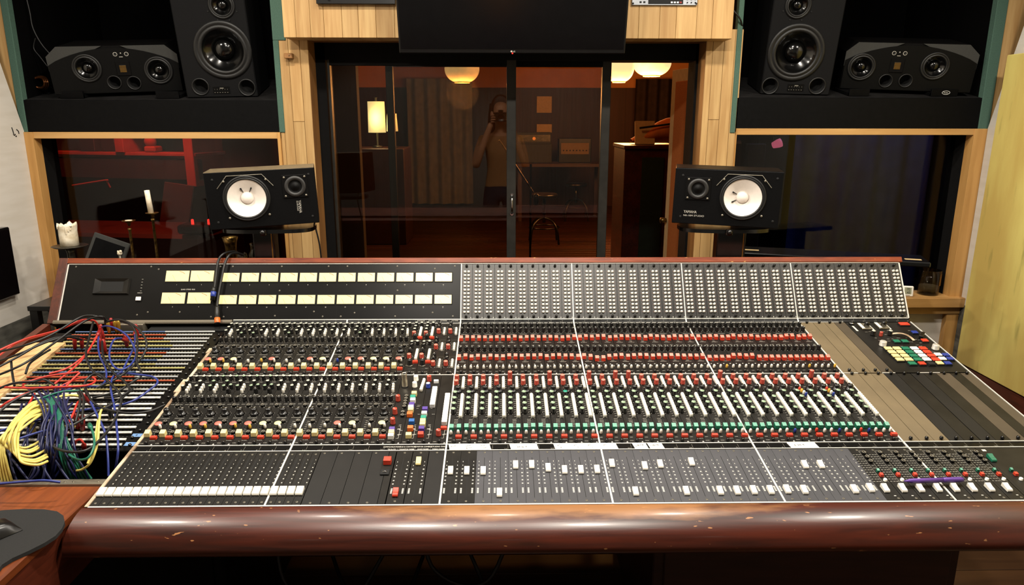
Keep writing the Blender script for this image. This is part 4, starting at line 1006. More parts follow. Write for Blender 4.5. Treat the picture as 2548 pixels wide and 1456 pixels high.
# rubber pads under the lying monitors
for k, (pl_, pr2, tl, nm) in enumerate(((148, 207, SHL, 'left end of left wide monitor'), (388, 445, SHL, 'right end of left wide monitor'), (2112, 2162, SHR, 'left end of right wide monitor'), (2316, 2382, SHR, 'right end of right wide monitor'))):
    SH = tl; tl = 0.0; H2 = SH @ T(0, 0, -.035); x0 = on(H2, pl_, 238)[0]; x1 = on(H2, pr2, 238)[0]
    b = MB(); b.box(x0, x1, tl+.0005, tl+.0135, -.22, -.035, 0, None, .001); b.box(x0, x1, tl+.0005, tl+.03, -.046, -.034, 0, None, .001)
    o = b.build('isolation_pad', ['black_board', 'white'], None, SH); tag(o, 'dark foam isolation pad under %s' % nm + (', with white oval badge' if k == 3 else ''), 'speaker pad', 'isolation pads under the wide monitors')
    if k == 3:
        b = MB(); cxp = (x0+x1)/2+.004; ring = [(cxp+.017*math.cos(2*PI*i/20), tl+.016+.0075*math.sin(2*PI*i/20), -.0325) for i in range(21)]; b.tube(ring, .0009, 5); b.text('Auralex', .0055, T(cxp, tl+.016, -.0333), 0, sx=.8); b.build('oval_badge', ['white'], o)
# the two small white coned monitors on stands
def ns10(label, C, rot, mirrored):
    root = thing('nearfield_monitor', label, 'loudspeaker', C @ rot @ FACE, None)
    W_, H_, D_ = .382, .205, .19
    b = MB(); b.box(-W_/2, W_/2, 0, H_, -D_, 0, 0, None, .002); cab = b.build('cabinet', ['ns_black'], root)
    b = MB(); b.box(-W_/2+.001, W_/2-.001, H_-.001, H_+.0006, -D_+.001, -.001, 0); b.build('top_veneer', ['ns_edge' if not mirrored else 'ns_black'], root)
    s = 1 if mirrored else -1
    wx, wz = s*.056, .107
    if not mirrored: wx = -.054
    drill(cab, [(wx, wz, .072, -.05, .05)])
    b = MB(); b.lathe([(.0825, 0), (.0825, .003), (.080, .0055), (.078, .006), (.0755, .003), (.073, .0065), (.069, .006), (.0665, .001)], 44, cap=False); w = b.build('woofer', ['rubber'], root, T(wx, wz, .0005))
    b = MB(); b.lathe([(.0670, .002), (.055, -.004), (.040, -.011), (.026, -.017), (.022, -.018)], 44, cap=False); b.build('cone', ['cone_white'], w, label='white paper cone')
    b = MB(); pr = [(max(.0225*math.cos(i/8*PI/2), 1e-6), -.017+.012*math.sin(i/8*PI/2)) for i in range(9)]; b.lathe([(.0233, -.0175), (.0230, -.0155)]+pr, 28); b.build('dust_cap', ['cone_white'], w)
    b = MB()
    base = 90 if not mirrored else 180
    for d in (-27, 27):
        a = rad(base+d)
        for i in range(8): rr = .0245+i*.0021; b.sphere((rr*math.cos(a), rr*math.sin(a), -.0145+(i*.0021)*.48), .0013+.0017*(i/7)**2, 0, 8, 6)
    b.build('glue_mark', ['slot'], w)
    b = MB(); q = [(-.096, .040), (-.060, .083), (.060, .083), (.096, .040)]
    b.tube([(x, y, .0015) for x, y in q], .0016, 5); b.build('bezel_ridge', ['knob_ring'], root, T(wx, wz, 0))
    b = MB()
    for x, y in ((-.072, .064), (.072, .064), (-.066, -.068), (.072, -.064)): b.lathe([(.0045, 0), (.004, .003), (1e-6, .0035)], 10, 0, T(wx+x, wz+y, 0))
    for x, y in ((W_/2-.022, H_-.024), (W_/2-.022, .026), (-W_/2+.028, H_-.026), (-W_/2+.03, .026)): b.lathe([(.0045, 0), (.0035, .001, 1), (1e-6, .0006, 1)], 10, 1, T(x, y, .0003))
    b.build('bolt', ['knob_ring', 'slot'], root)
    tx, tz = (-s*.105, .132) if mirrored else (.118, .140)
    b = MB(); b.box(-.045, .045, -.042, .042, 0, .003, 0, None, .003)
    for x in (-.036, .036):
        for y in (-.034, .034): b.lathe([(.0042, .003), (.0036, .0055), (1e-6, .006)], 10, 2, T(x, y, 0))
    t_ = b.build('tweeter', ['spk_black', 'mesh_grey', 'knob_ring'], root, T(tx, tz, .0005))
    b = MB(); b.lathe([(.038, .003), (.037, .006), (.025, .0065), (.0245, .0045, 1), (.014, .0055, 1), (.011, .0085, 1), (1e-6, .0098, 1)], 32); b.build('tweeter_mesh', ['mesh_grey', 'spk_dark'], t_)
    b = MB()
    if mirrored:
        b.text('YAMAHA', .0105, T(-.150, .0455, .001), 0, 'LEFT', .78); b.text('NS-10M STUDIO', .0066, T(-.150, .0315, .001), 0, 'LEFT', 1.15)
    else:
        b.text('YAMAHA', .0105, T(.128, .088, .001) @ RZ(-90), 0, 'LEFT', .78); b.text('NS-10M STUDIO', .0050, T(.119, .086, .001) @ RZ(-90), 0, 'LEFT', .75)
    b.build('lettering', ['silver_text'], root)
    return root
def stand(label, x, y, ztop, rz, pole):
    M = T(x, y, 0) @ RZ(rz)
    root = thing('speaker_stand', label, 'speaker stand', M, None)
    b = MB(); pl2 = []
    for i in range(32):
        a = 2*PI*i/32; c, s = math.cos(a), math.sin(a)
        pl2.append((.17*math.copysign(abs(c)**.6, c), .095*math.copysign(abs(s)**.6, s)))
    b.prism(pl2, ztop-.014, ztop, 0, None, True); b.box(-.012, .012, -.108, -.085, ztop-.021, ztop+.001, 0, None, .003); b.build('top_plate', ['gloss_black'], root)
    b = MB(); b.sphere((0, -.108, ztop-.008), .011, 0, 10, 8); b.build('knob', ['knob_black'], root)
    x0, x1 = pole; b = MB(); b.box(x0, x1, -.03, .03, .03, ztop-.014, 0, None, .004); b.box(x1-.012, x1-.008, -.0315, -.03, .05, ztop-.02, 1); b.build('column', ['gloss_black', 'gold'], root)
    b = MB(); b.box(-.12, .12, -.12, .06, .001, .03, 0, None, .005); b.build('base', ['gloss_black'], root)
mat('gloss_black', (12, 12, 12), .18, var=.2, scale=40, spec=.6)
stand('black speaker stand under the left white coned monitor', -.34, 2.72, 1.214, 3, (-.06, .02))
stand('black speaker stand under the right white coned monitor', 1.40, 2.72, 1.213, -3, (-.025, .085))
ns10('black nearfield monitor with white cone, tilted, at left of the glass door', T(-.3215, 2.618, 1.2285), RY(-2.0) @ RX(1) @ RZ(14), False)
ns10('black nearfield monitor with white cone at right of the glass door', T(1.373, 2.618, 1.229), RY(1.2) @ RX(1) @ RZ(-14), True)
# thin cable from the left monitor
b = MB(); b.tube(spline([(-.195, 2.80, 1.26), (-.20, 2.84, 1.20), (-.185, 2.84, 1.10), (-.18, 2.84, .9)], 8), .0032, 6); tag(b.build('speaker_cable', ['rubber']), 'thin black cable hanging below the left white coned monitor', 'cable')
# ================================================================== LOOSE THINGS
mat('screen_black', (8, 7, 8), .16, var=.2, scale=30, spec=.5)
mat('bezel_black', (13, 12, 12), .3, var=.2, scale=30)
mat('led_red', (220, 30, 24), .4, emit=(255, 50, 40), estr=2.0)
# television hung in front of the fascia
TVF, _ = frame((2.90, 1.868), (2.80, 2.30))
a = on(TVF, 993, 122); c = on(TVF, 1556, 122); y0 = on(TVF, 1275, 134)[1]
root = thing('mounted_tv', 'large dark flat television hanging above the sliding glass door', 'television', TVF @ T((a[0]+c[0])/2, y0, 0))
w = (c[0]-a[0])
b = MB(); b.box(-w/2, w/2, 0, .56, -.05, 0, 0, None, .004); b.build('casing', ['bezel_black'], root)
b = MB(); b.box(-w/2+.008, w/2-.008, .018, .55, 0, .0015); b.build('screen', ['screen_black'], root)
b = MB(); b.lathe([(.0035, 0), (.003, .001)], 12, 0, T(-.004, .009, .0005)); b.text('LG', .006, T(.006, .009, .0012), 0); b.build('lettering', ['silver_text'], root)
b = MB(); b.lathe([(.003, 0), (.002, .0015)], 10, 0, T(0, .002, .0005)); b.build('standby_light', ['led_red'], root)
b = MB(); b.box(-.12, .12, .25, .4, -.11, -.05, 0); b.build('wall_bracket', ['bezel_black'], root)
# rack units on the fascia
mat('rack_silver', (178, 182, 188), .4, metal=.4, var=.1, scale=40)
h0 = FA @ T(0, 0, .004)
x0, t0 = on(h0, 1572, 13); x1 = on(h0, 1734, 13)[0]
b = MB(); b.box(0, x1-x0, 0, .045, -.004, .006, 0, None, .001); 
for q in (.03, .045): b.box(q, q+.008, .008, .014, .006, .0075, 1)
b.box(.065, .205, .004, .04, .006, .0068, 1)
for i in range(4): b.box(.155+i*.012, .163+i*.012, .007, .013, .0068, .009, 2 if i < 3 else 3)
for i in range(6): b.lathe([(.0025, .006), (.002, .011)], 8, 1, T(.222+.016*(i % 3), .010+.012*(i//3), 0))
for x in (.004, x1-x0-.004): b.lathe([(.004, .006), (.003, .009)], 8, 1, T(x, .006, 0))
root = thing('rack_mounted_unit', 'silver rack unit with small buttons on the fascia above right post', 'audio rack unit', h0 @ T(x0, t0, 0)); b.build('front_plate', ['rack_silver', 'slot', 'white', 'led'], root)
b = MB(); b.box(.01, x1-x0-.01, .001, .044, -.004, -.0035, 0); b.build('case', ['bezel_black'], root)
x0, t0 = on(h0, 790, 11); x1 = on(h0, 985, 11)[0]
root = thing('rack_mounted_unit', 'black rack unit on the fascia above the left post', 'audio rack unit', h0 @ T(x0, t0, 0)); b = MB(); b.box(0, x1-x0, 0, .045, -.004, .02, 0, None, .001); b.build('front_plate', ['bezel_black'], root)
b = MB(); b.lathe([(.006, .02), (.005, .03), (1e-6, .031)], 10, 0, T(.05, .02, 0)); b.build('knob', ['knob_black'], root)
# wooden block on the left post and cable at the right niche
p = at_y(716, 139, 3.12); b = MB(); b.box(-.030, .004, 0, .03, -.010, .011, 0, None, .002); o = b.build('wooden_mount', ['jamb_wood'], None, T(p.x+.014, 3.119, p.z)); tag(o, 'small brown wooden block screwed to the planked post by green fabric', 'wooden block')
b = MB(); b.lathe([(.002, 0), (.0015, .001)], 8, 0, T(-.008, -.0005, 0) @ RX(90)); b.build('screw', ['slot'], o)
H3 = SF @ T(0, 0, .02)
def sfp(px, py, h=.02): x, t = on(SF @ T(0, 0, h), px, py); return SF @ Vector((x, t, h))
b = MB(); b.tube(spline([sfp(1798, -40), sfp(1812, 5), sfp(1826, 27), sfp(1842, 48), sfp(1850, 80, -.02)], 6), .0035, 6); tag(b.build('hanging_cable', ['rubber']), 'thin black cable crossing the green edge of the right niche', 'cable')
for k, (pts, r, lab) in enumerate((((( 62, -20), (74, 30), (82, 70), (105, 112), (140, 150)), .0032, 'dark cable hanging down the left end of the left niche'), (((88, 95), (84, 120), (100, 142), (118, 165)), .0026, 'dark cable looping behind the left wide monitor'))):
    b = MB(); b.tube(spline([sfp(px, py, -.10) for px, py in pts], 8), r, 6); tag(b.build('hanging_cable', ['rubber']), lab, 'cable')
mat('bronze', (120, 72, 38), .3, metal=.8, var=.4, scale=60)
H4 = SF @ T(0, 0, -.12); x, t = on(H4, 102, 206); SHLT = at_y(300, 249, 3.15).z-1.555+.02
b = MB()
for i in range(3): b.tube([(x+.034*math.cos(2*PI*j/20)*(1-.08*i), max(t, SHLT+.035)+.026*math.sin(2*PI*j/20)*(1-.08*i), -.12+.008*i+.006*math.cos(4*PI*j/20)) for j in range(21)], .0052, 6)
tag(b.build('cable_coil', ['bronze'], None, SF), 'small coil of shiny brown cable in the left corner of left niche', 'cable coil')

# candles and glassware on the left sill, behind the console
mat('wax', (240, 230, 208), .55, var=.08, scale=40, col2=(206, 190, 160)); mat('pewter', (92, 88, 78), .35, metal=.8, var=.4, scale=40); mat('brass_old', (132, 104, 52), .35, metal=.85, var=.45, scale=70, col2=(60, 44, 20))
SY = 3.19; SZ = .8225
def sill(px): return at_y(px, 600, SY).x
def lathe_thing(name, label, cat, x, y, z, parts):
    root = thing(name, label, cat, T(x, y, z))
    for nm, prof, m_, n in parts:
        b = MB(); b.lathe(prof, n); b.build(nm, [m_], root)
    return root
zt = lambda px, py, Y: at_y(px, py, Y).z
Yc = 2.86
# a plate stand, a tall and a lower candle holder stand on a low shelf behind the meter bridge
root = thing('side_table', 'low dark table behind the console under the left window', 'table', T(-.8, 2.92, 0))
b = MB(); b.box(-.56, .40, -.13, .19, .86, .88, 0, None, .002); b.build('tabletop', ['bezel_black'], root)
for sx in (-.54, .38):
    for sy in (-.11, .17): b = MB(); b.box(sx-.015, sx+.015, sy-.015, sy+.015, .001, .86); b.build('leg', ['bezel_black'], root)
TZ = .8805
x = at_y(174, 612, Yc).x; z = zt(174, 612, Yc)
lathe_thing('candle_plate', 'dark round plate stand under the thick cream candle', 'candle holder', x, Yc, TZ, (('stem', [(.045, 0), (.04, .01), (.018, .03), (.014, z-TZ-.03), (.02, z-TZ-.008)], 'pewter', 16), ('plate', [(.02, z-TZ-.008), (.055, z-TZ-.005), (.066, z-TZ+.001), (.064, z-TZ+.002), (.001, z-TZ)], 'pewter', 28)))
b = MB(); n = 28; zc = .086
ringz = [zc+.006*math.sin(k*1.7)+.004*math.sin(k*.9+1) - (.012 if k in (16, 17, 18) else 0) for k in range(n)]
prof = [(.0335, 0), (.034, .03), (.0335, .06), (.036, zc-.006)]
vs = []; fs = []
for r_, z_ in prof:
    for k in range(n): vs.append((r_*math.cos(2*PI*k/n), r_*math.sin(2*PI*k/n), z_))
for k in range(n): vs.append((.036*math.cos(2*PI*k/n), .036*math.sin(2*PI*k/n), ringz[k]))
for k in range(n): vs.append((.029*math.cos(2*PI*k/n), .029*math.sin(2*PI*k/n), ringz[k]-.002))
for k in range(n): vs.append((.026*math.cos(2*PI*k/n), .026*math.sin(2*PI*k/n), .066))
for i in range(6):
    for k in range(n): fs.append((i*n+k, i*n+(k+1) % n, (i+1)*n+(k+1) % n, (i+1)*n+k))
fs.append(tuple(range(6*n, 7*n))); fs.append(tuple(range(n-1, -1, -1)))
b.add(vs, fs, 0, True)
for k in range(3): a = rad(-70+k*14); b.tube([(.0345*math.cos(a), .0345*math.sin(a), .084-.01*k), (.0352*math.cos(a), .0352*math.sin(a), .066), (.0345*math.cos(a), .0345*math.sin(a), .050+.01*k)], [.002, .003, .0025], 6)
o = b.build('pillar_candle', ['wax'], None, T(x, Yc, z+.002)); tag(o, 'thick cream pillar candle with ragged rim on dark plate', 'candle')
b = MB(); b.tube([(0, 0, .064), (.001, 0, .074), (.003, 0, .08)], .001, 5); b.build('wick', ['slot'], o)
x = at_y(371, 531, Yc).x; z = zt(371, 531, Yc)
lathe_thing('candle_holder', 'tall thin brass candle holder carrying the white taper candle', 'candle holder', x+.012, Yc, TZ, (('stem', [(.035, 0), (.03, .006), (.006, .014), (.005, z-TZ-.03), (.0075, z-TZ-.028), (.0075, z-TZ-.022), (.004, z-TZ-.02)], 'brass_old', 14), ('drip_pan', [(.004, z-TZ-.02), (.006, z-TZ-.006), (.024, z-TZ+.001), (.025, z-TZ+.003), (.023, z-TZ+.003), (.004, z-TZ)], 'brass_old', 22)))
o = MB(); o.lathe([(.0105, 0), (.0102, .05), (.0098, .091), (1e-6, .092)], 16); o = o.build('taper_candle', ['wax'], None, T(x+.008, Yc, z+.001) @ RY(-4)); tag(o, 'slim white taper candle in tall brass holder', 'candle')
x = at_y(312, 551, Yc).x; z = zt(312, 551, Yc)
lathe_thing('candle_holder', 'lower brass candle holder with white stub, left of the taper', 'candle holder', x+.008, Yc+.01, TZ, (('stem', [(.035, 0), (.03, .006), (.006, .014), (.005, z-TZ-.04), (.0075, z-TZ-.036), (.0075, z-TZ-.03), (.004, z-TZ-.028)], 'brass_old', 14), ('drip_pan', [(.004, z-TZ-.02), (.008, z-TZ-.006), (.024, z-TZ), (.026, z-TZ+.003), (.023, z-TZ+.003), (.014, z-TZ+.001)], 'brass_old', 22), ('candle_stub', [(.014, z-TZ), (.013, z-TZ+.004), (.001, z-TZ+.0045)], 'wax', 16)))
x = at_y(301, 628, Yc).x; z = zt(301, 640, Yc)
b = MB(); b.sphere((0, 0, .018), .010, 0, 10, 7); b.sphere((.006, -.004, .026), .006, 0, 8, 6); b.sphere((-.007, .002, .025), .004, 0, 8, 6); b.lathe([(.006, -.16), (.006, .01)], 10, 1, T(0, 0, 0)); o = b.build('candle_stump', ['wax', 'pewter'], None, T(x, Yc-.01, z)); tag(o, 'melted lump of cream wax just above the console top rail', 'candle stump')
o.matrix_basis = T(x, Yc-.01, max(z, TZ+.161))
x = at_y(573, 600, Yc).x; z1 = zt(573, 590, Yc)
lathe_thing('brass_vase', 'tarnished patterned brass cup below the left nearfield monitor', 'vase', x, Yc, TZ, (('cup', [(.02, 0), (.021, .06), (.019, z1-TZ-.07), (.024, z1-TZ-.025), (.031, z1-TZ), (.029, z1-TZ), (.022, z1-TZ-.025), (.018, .02), (1e-6, .02)], 'brass_old', 26),))
def clearglass(name):
    m = glass(name, (236, 236, 228), 1.5, .8, vessel=True); return name
clearglass('clear_glass')
x = at_y(631, 605, Yc).x; z1 = zt(631, 606, Yc)
root = thing('glass_jar', 'clear glass bottle with flared rim, right of brass cup', 'jar', T(x, Yc, TZ)); b = MB(); q = z1-TZ; b.lathe([(.001, .002), (.021, .002), (.023, .012), (.023, q-.045), (.014, q-.028), (.013, q-.012), (.018, q), (.0165, q), (.0115, q-.012), (.0125, q-.028), (.021, q-.046), (.021, .008), (.001, .006)], 26); b.build('bottle', ['clear_glass'], root)
b = MB(); b.lathe([(.0205, .008), (.0205, q-.06), (.001, q-.06)], 22); b.build('contents', ['pewter'], root)
x = at_y(605, 628, Yc-.03).x; z1 = zt(605, 628, Yc-.03); q = z1-TZ
root = thing('glass_jar', 'small clear jar with white wax, between brass cup and bottle', 'jar', T(x, Yc-.045, TZ)); b = MB(); b.lathe([(.001, .001), (.019, .001), (.020, .01), (.020, q-.01), (.017, q), (.016, q), (.0185, q-.01), (.0185, .005), (.001, .004)], 24); b.build('bottle', ['clear_glass'], root)
b = MB(); b.lathe([(.0183, .005), (.0183, q-.022), (.001, q-.023)], 20); b.build('contents', ['wax'], root)
b = MB(); q0 = at_y(165, 640, 3.02); q1 = at_y(275, 640, 3.02)
root = thing('picture_frame', 'small grey picture frame leaning behind the thick candle', 'picture frame', T((q0.x+q1.x)/2, 3.0, TZ+.002) @ RY(20) @ RX(-14)); 
b.box(-.07, .085, -.006, .006, 0, .255, 0, None, .003); b.build('frame', ['spk_grey'], root); b = MB(); b.box(-.055, .070, -.0085, -.006, .015, .235); b.build('picture', ['black_board'], root)
# right sill: climate display and tumbler
root = thing('thermometer', 'small white digital climate display on the right window sill', 'thermometer', T(2.372, 3.135, SZ) @ RZ(-12) @ RX(-8)); 
p0 = at_y(2247, 727, 3.135); p1 = at_y(2277, 694, 3.135); w = p1.x-p0.x
root.matrix_basis = T((p0.x+p1.x)/2, 3.135, SZ+.001) @ RZ(-14) @ RX(-6) @ FACE
b = MB(); b.box(-w/2, w/2, 0, w*1.04, -.012, 0, 0, None, .004); b.build('case', ['white'], root)
mat('lcd', (150, 152, 128), .3, var=.06, scale=30)
b = MB(); b.box(-w*.31, w*.31, w*.26, w*.90, 0, .0008, 0); b.text('70', w*.27, T(w*.02, w*.73, .0012), 1, sx=.85); b.text('43', w*.24, T(w*.04, w*.42, .0012), 1, sx=.85); b.mark(-w*.2, w*.2, w*.11, w*.15, .0006, 2); b.build('display', ['lcd', 'slot', 'dim_line'], root)
mat('smoke_wax', (170, 160, 140), .5, var=.4, scale=60)
glass('smoke_glass', (196, 192, 182), 1.5, .7, vessel=True)
p = at_y(2312, 700, 3.19); root = thing('glass_tumbler', 'dark smoky glass tumbler with wax residue on the right sill', 'tumbler', T(p.x, 3.19, SZ+.001))
hh = at_y(2314, 672, 3.19).z-SZ; r_ = .047
b = MB(); b.lathe([(.001, 0), (r_*.92, 0), (r_*.95, .012), (r_, hh), (r_*.95, hh), (r_*.9, .016), (.001, .014)], 32); b.build('tumbler', ['smoke_glass'], root)
b = MB(); b.lathe([(r_*.88, .017), (r_*.88, .040), (.001, .036)], 28); b.build('wax_residue', ['smoke_wax'], root)
b = MB(); b.quad(*[(r_*1.005*math.cos(rad(a)), r_*1.005*math.sin(rad(a)), z_) for a, z_ in ((-62, .045), (-38, .045), (-38, .10), (-62, .10))]); b.build('label_strip', ['gold'], root)
# yellow painting leaning on the right wall
m = mat('yellow_paint', (220, 204, 118), .5, var=.1, scale=5, col2=(196, 168, 92), stretch=(1, 1, .25), detail=7, lo=.4, hi=.62, bump=.2, spec=.3)
nt = m.node_tree; N = nt.nodes; L = nt.links; bs = N['Principled BSDF']
lk = bs.inputs['Base Color'].links[0]; src = lk.from_socket
tc = [n for n in N if n.type == 'TEX_COORD'][0]; mp = N.new('ShaderNodeMapping'); mp.inputs['Scale'].default_value = (1, 5, .9); L.new(tc.outputs['Object'], mp.inputs['Vector'])
nz = N.new('ShaderNodeTexNoise'); nz.inputs['Scale'].default_value = 4.5; nz.inputs['Detail'].default_value = 8; L.new(mp.outputs[0], nz.inputs['Vector'])
rp = N.new('ShaderNodeValToRGB'); rp.color_ramp.elements[0].position = .60; rp.color_ramp.elements[1].position = .78; rp.color_ramp.elements[0].color = (0, 0, 0, 1); rp.color_ramp.elements[1].color = (.8, .8, .8, 1); L.new(nz.outputs['Fac'], rp.inputs['Fac'])
mx = N.new('ShaderNodeMixRGB'); L.new(rp.outputs['Color'], mx.inputs['Fac']); L.new(src, mx.inputs['Color1']); mx.inputs['Color2'].default_value = lin((138, 130, 70)); L.new(mx.outputs[0], bs.inputs['Base Color'])
# plane through the left edge seen in the photograph, leaning outward at the top
A0 = at_x(2512, 147, 2.60); B0 = at_x(2372, 900, 2.50)
root = thing('yellow_painting', 'large yellow painted canvas leaning against the right wall', 'painting', T(2.598, 3.03, 0))
ang = .6
b = MB(); b.box(0, .03, -1.7, 0, .55, 1.87, 0, None, .003); b.build('canvas', ['yellow_paint'], root, RY(ang*.95) @ T(0, 0, 0))
b = MB(); b.box(.004, .028, -1.7, -.0, .02, .545, 0); b.build('lower_panel', ['mahogany_side'], root, RY(ang*.95))
# dark box hung on the left wall
p0 = at_x(0, 560, XL_+.02); p1 = at_x(28, 728, XL_+.02)
root = thing('wall_box', 'glossy black box hung on the white left wall', 'wall box', T(XL_+.001, 2.905, .905))
b = MB(); b.box(0, .035, -.5, 0, 0, .28, 0, None, .004); b.build('case', ['gloss_black'], root)
b = MB(); b.box(.035, .037, -.49, -.01, .01, .27, 0); b.build('face', ['screen_black'], root)

# pad and mouse on the desk wing
mat('pad_cloth', (46, 46, 46), .95, var=.12, scale=500, spec=.1)
poly = [(at_z(px, py, .76).x, at_z(px, py, .76).y) for px, py in ((-110, 1290), (-40, 1276), (10, 1270), (60, 1267), (110, 1268), (142, 1273), (158, 1284), (161, 1300), (154, 1316), (138, 1334), (110, 1352), (70, 1372), (30, 1390), (5, 1406), (-20, 1440), (-90, 1480))]
b = MB(); b.prism(poly, .7525, .7605, 0); tag(b.build('desk_pad', ['pad_cloth']), 'dark grey rounded cloth pad on the orange brown desk wing', 'desk pad')
q = at_z(5, 1305, .78); b = MB()
vs = []
for i in range(9):
    for j in range(12):
        u_ = i/8; v_ = j/11
        vs.append(((v_-.5)*.06, (u_-.5)*.11, .0015+.030*(max(0, 1-(2*u_-1)**2)**.5)*(max(0, 1-(2*v_-1)**4)**.5)*(.75+.25*u_)))
fs = [(i*12+j, i*12+j+1, (i+1)*12+j+1, (i+1)*12+j) for i in range(8) for j in range(11)]
b.add(vs, fs, 0, True); tag(b.build('computer_mouse', ['bezel_black'], None, T(q.x-.02, q.y-.02, .7605) @ RZ(-35)), 'black mouse shaped object on the grey cloth pad', 'mouse')

# purple pen across the compressor faders
mat('pen_purple', (98, 62, 150), .4, var=.12, scale=80)
pa = FR @ Vector((*on(FR, 2250, 1196, .016), .0145)); pb = FR @ Vector((*on(FR, 2397, 1192, .016), .0145)); d = (pb-pa); Lp = d.length; d.normalize()
q = Vector((0, 0, 1)).rotation_difference(d).to_matrix().to_4x4()
root = thing('marker_pen', 'purple marker pen lying across the small right hand faders', 'pen', Matrix.Translation(pa) @ q)
b = MB(); b.lathe([(.001, 0), (.0035, .010), (.0052, .016), (.0055, .02), (.0055, Lp-.05)], 14); b.build('barrel', ['pen_purple'], root)
b = MB(); b.lathe([(.0058, Lp-.05), (.0060, Lp-.045), (.0060, Lp-.006), (.0045, Lp)], 14); b.build('cap', ['pen_purple'], root)

# handwritten tape labels on the lower number strip
mat('paper_tape', (238, 236, 230), .7, var=.06, scale=60); mat('pen_ink', (40, 38, 40), .7)
mid = LS
def tape(x0p, x1p, label, texts, skew=.004):
    t0, t1 = .0015, LLS+.0005
    xa = on(LS, x0p, 1113)[0]; xb = on(LS, x1p, 1113)[0]
    b = MB(); poly = [(xa+skew, t0), (xb+.002, t0), (xb-.002, t1), (xa-skew*.2, t1)]
    b.prism(poly, -.0006, .0008, 0)
    o = b.build('label_tape', ['paper_tape'], None, LS); tag(o, label, 'label tape', None)
    b = MB()
    for px, s, tt, sz, rz in texts:
        x = on(LS, px, 1113)[0]; b.text(s, sz, T(x, t0+(t1-t0)*tt, .0012) @ RZ(rz), 0)
    b.build('handwriting', ['pen_ink'], o)
tape(1116, 1220, 'white tape marked KcK and SNR on the fader number strip', ((1129, 'KcK', .62, .0062, 14), (1165, 'SNR', .68, .0058, 12), (1167, 'BTM', .28, .0058, 10), (1201, 'SNR', .72, .0055, 12), (1204, 'TOP', .30, .0055, 10)))
tape(1268, 1338, 'short white tape marked MBT on the fader number strip', ((1287, 'SSL', .80, .0042, 4), (1300, 'M B T', .40, .0078, 4)))
tape(1378, 1536, 'long white tape marked PT 8 to 11 on the number strip', ((1392, 'PT', .68, .0062, 20), (1396, '8', .3, .0055, 12), (1433, 'PT', .68, .0062, 20), (1438, '9', .3, .0055, 12), (1468, 'PT', .68, .0062, 18), (1472, '10', .3, .0055, 12), (1507, 'PT', .68, .0062, 18), (1511, '11', .3, .0055, 12)))
tape(1576, 1611, 'white tape marked U87A, left of the U87B tape', ((1592, 'U87A', .6, .0075, 9),))
tape(1614, 1651, 'white tape marked U87B, right of the U87A tape', ((1630, 'U87B', .6, .0075, 7),))
tape(1965, 2036, 'white tape marked EMT towards the right of the number strip', ((1993, 'E M T', .45, .0085, 3),))

# ---- cables: points are (pixel x, pixel y, height over the patchbay plane)
mat('c_black', (9, 9, 9), .45, var=.2, scale=90); mat('c_red', (196, 52, 42), .42, var=.12, scale=90); mat('c_navy', (22, 28, 74), .42, var=.2, scale=90); mat('c_blue', (40, 54, 128), .4, var=.15, scale=90); mat('c_green', (22, 104, 82), .42, var=.15, scale=90); mat('c_yellow', (224, 206, 110), .45, var=.1, scale=90)
mat('plug_red', (150, 24, 24), .4, var=.2, scale=90); mat('plug_gold', (190, 150, 60), .3, metal=.7, var=.2)
def cable(col, pts, label, group=None, r=.0030, plugs=(), name='patch_cable', F=None):
    F = F or LC; Q = []
    for px, py, h in pts:
        x, t = on(F, px, py, h); Q.append(F @ Vector((x, t, h)))
    root = None
    b = MB(); b.tube(spline(Q, 8), r, 7)
    root = b.build(name, ['c_'+col]); tag(root, label, 'cable', group)
    for e in plugs:
        p, q_ = (Q[0], Q[1]) if e == 0 else (Q[-1], Q[-2])
        d_ = (q_-p).normalized(); b = MB(); b.lathe([(.0025, -.012, 1), (.0025, 0, 1), (.0058, .001), (.0062, .030), (.0040, .040), (1e-6, .0405)], 10)
        b.build('plug', ['plug_red' if col in ('red', 'black') else 'c_'+col if col != 'blue' else 'plug_red', 'plug_gold'], root, Matrix.Translation(p) @ Vector((0, 0, 1)).rotation_difference(d_).to_matrix().to_4x4())
    return root
C_ = cable
# long red runs
C_('red', ((-20, 900, .03), (40, 855, .05), (120, 830, .07), (190, 805, .09), (230, 797, .09), (246, 815, .05), (250, 850, .01)), 'red patch cable arching over the upper left of the patchbay', plugs=(1,))
C_('red', ((-20, 880, .05), (60, 845, .06), (150, 820, .08), (205, 796, .10), (232, 800, .08)), 'second red patch cable along the top left corner')
C_('red', ((252, 818, .06), (236, 845, .05), (215, 880, .04), (170, 915, .03), (122, 930, .03)), 'red patch cable slanting down from the upper plugs', plugs=(0,))
C_('red', ((250, 822, .05), (228, 860, .05), (200, 900, .04), (160, 935, .035), (128, 962, .03)), 'red patch cable slanting beside the other from upper plugs', plugs=())
C_('red', ((-20, 962, .05), (60, 966, .06), (130, 964, .06), (210, 960, .06), (236, 950, .05), (230, 940, .05), (190, 944, .04), (150, 962, .035)), 'red patch cable with flat loop across the middle')
C_('red', ((196, 926, .05), (120, 936, .05), (66, 952, .05), (58, 962, .05), (80, 968, .05), (140, 966, .05), (200, 962, .05)), 'red patch cable making a hairpin at left of the middle')
C_('red', ((198, 928, .05), (180, 945, .045), (160, 965, .04), (140, 978, .03)), 'short red patch cable dipping below the hairpin')
C_('red', ((-10, 1022, .03), (20, 1000, .05), (58, 982, .05), (100, 968, .05)), 'red patch cable at far left edge below the tan wood')
C_('red', ((86, 980, .05), (70, 1010, .055), (50, 1050, .055), (22, 1100, .04), (-10, 1130, .03)), 'red patch cable running down to the lower left corner')
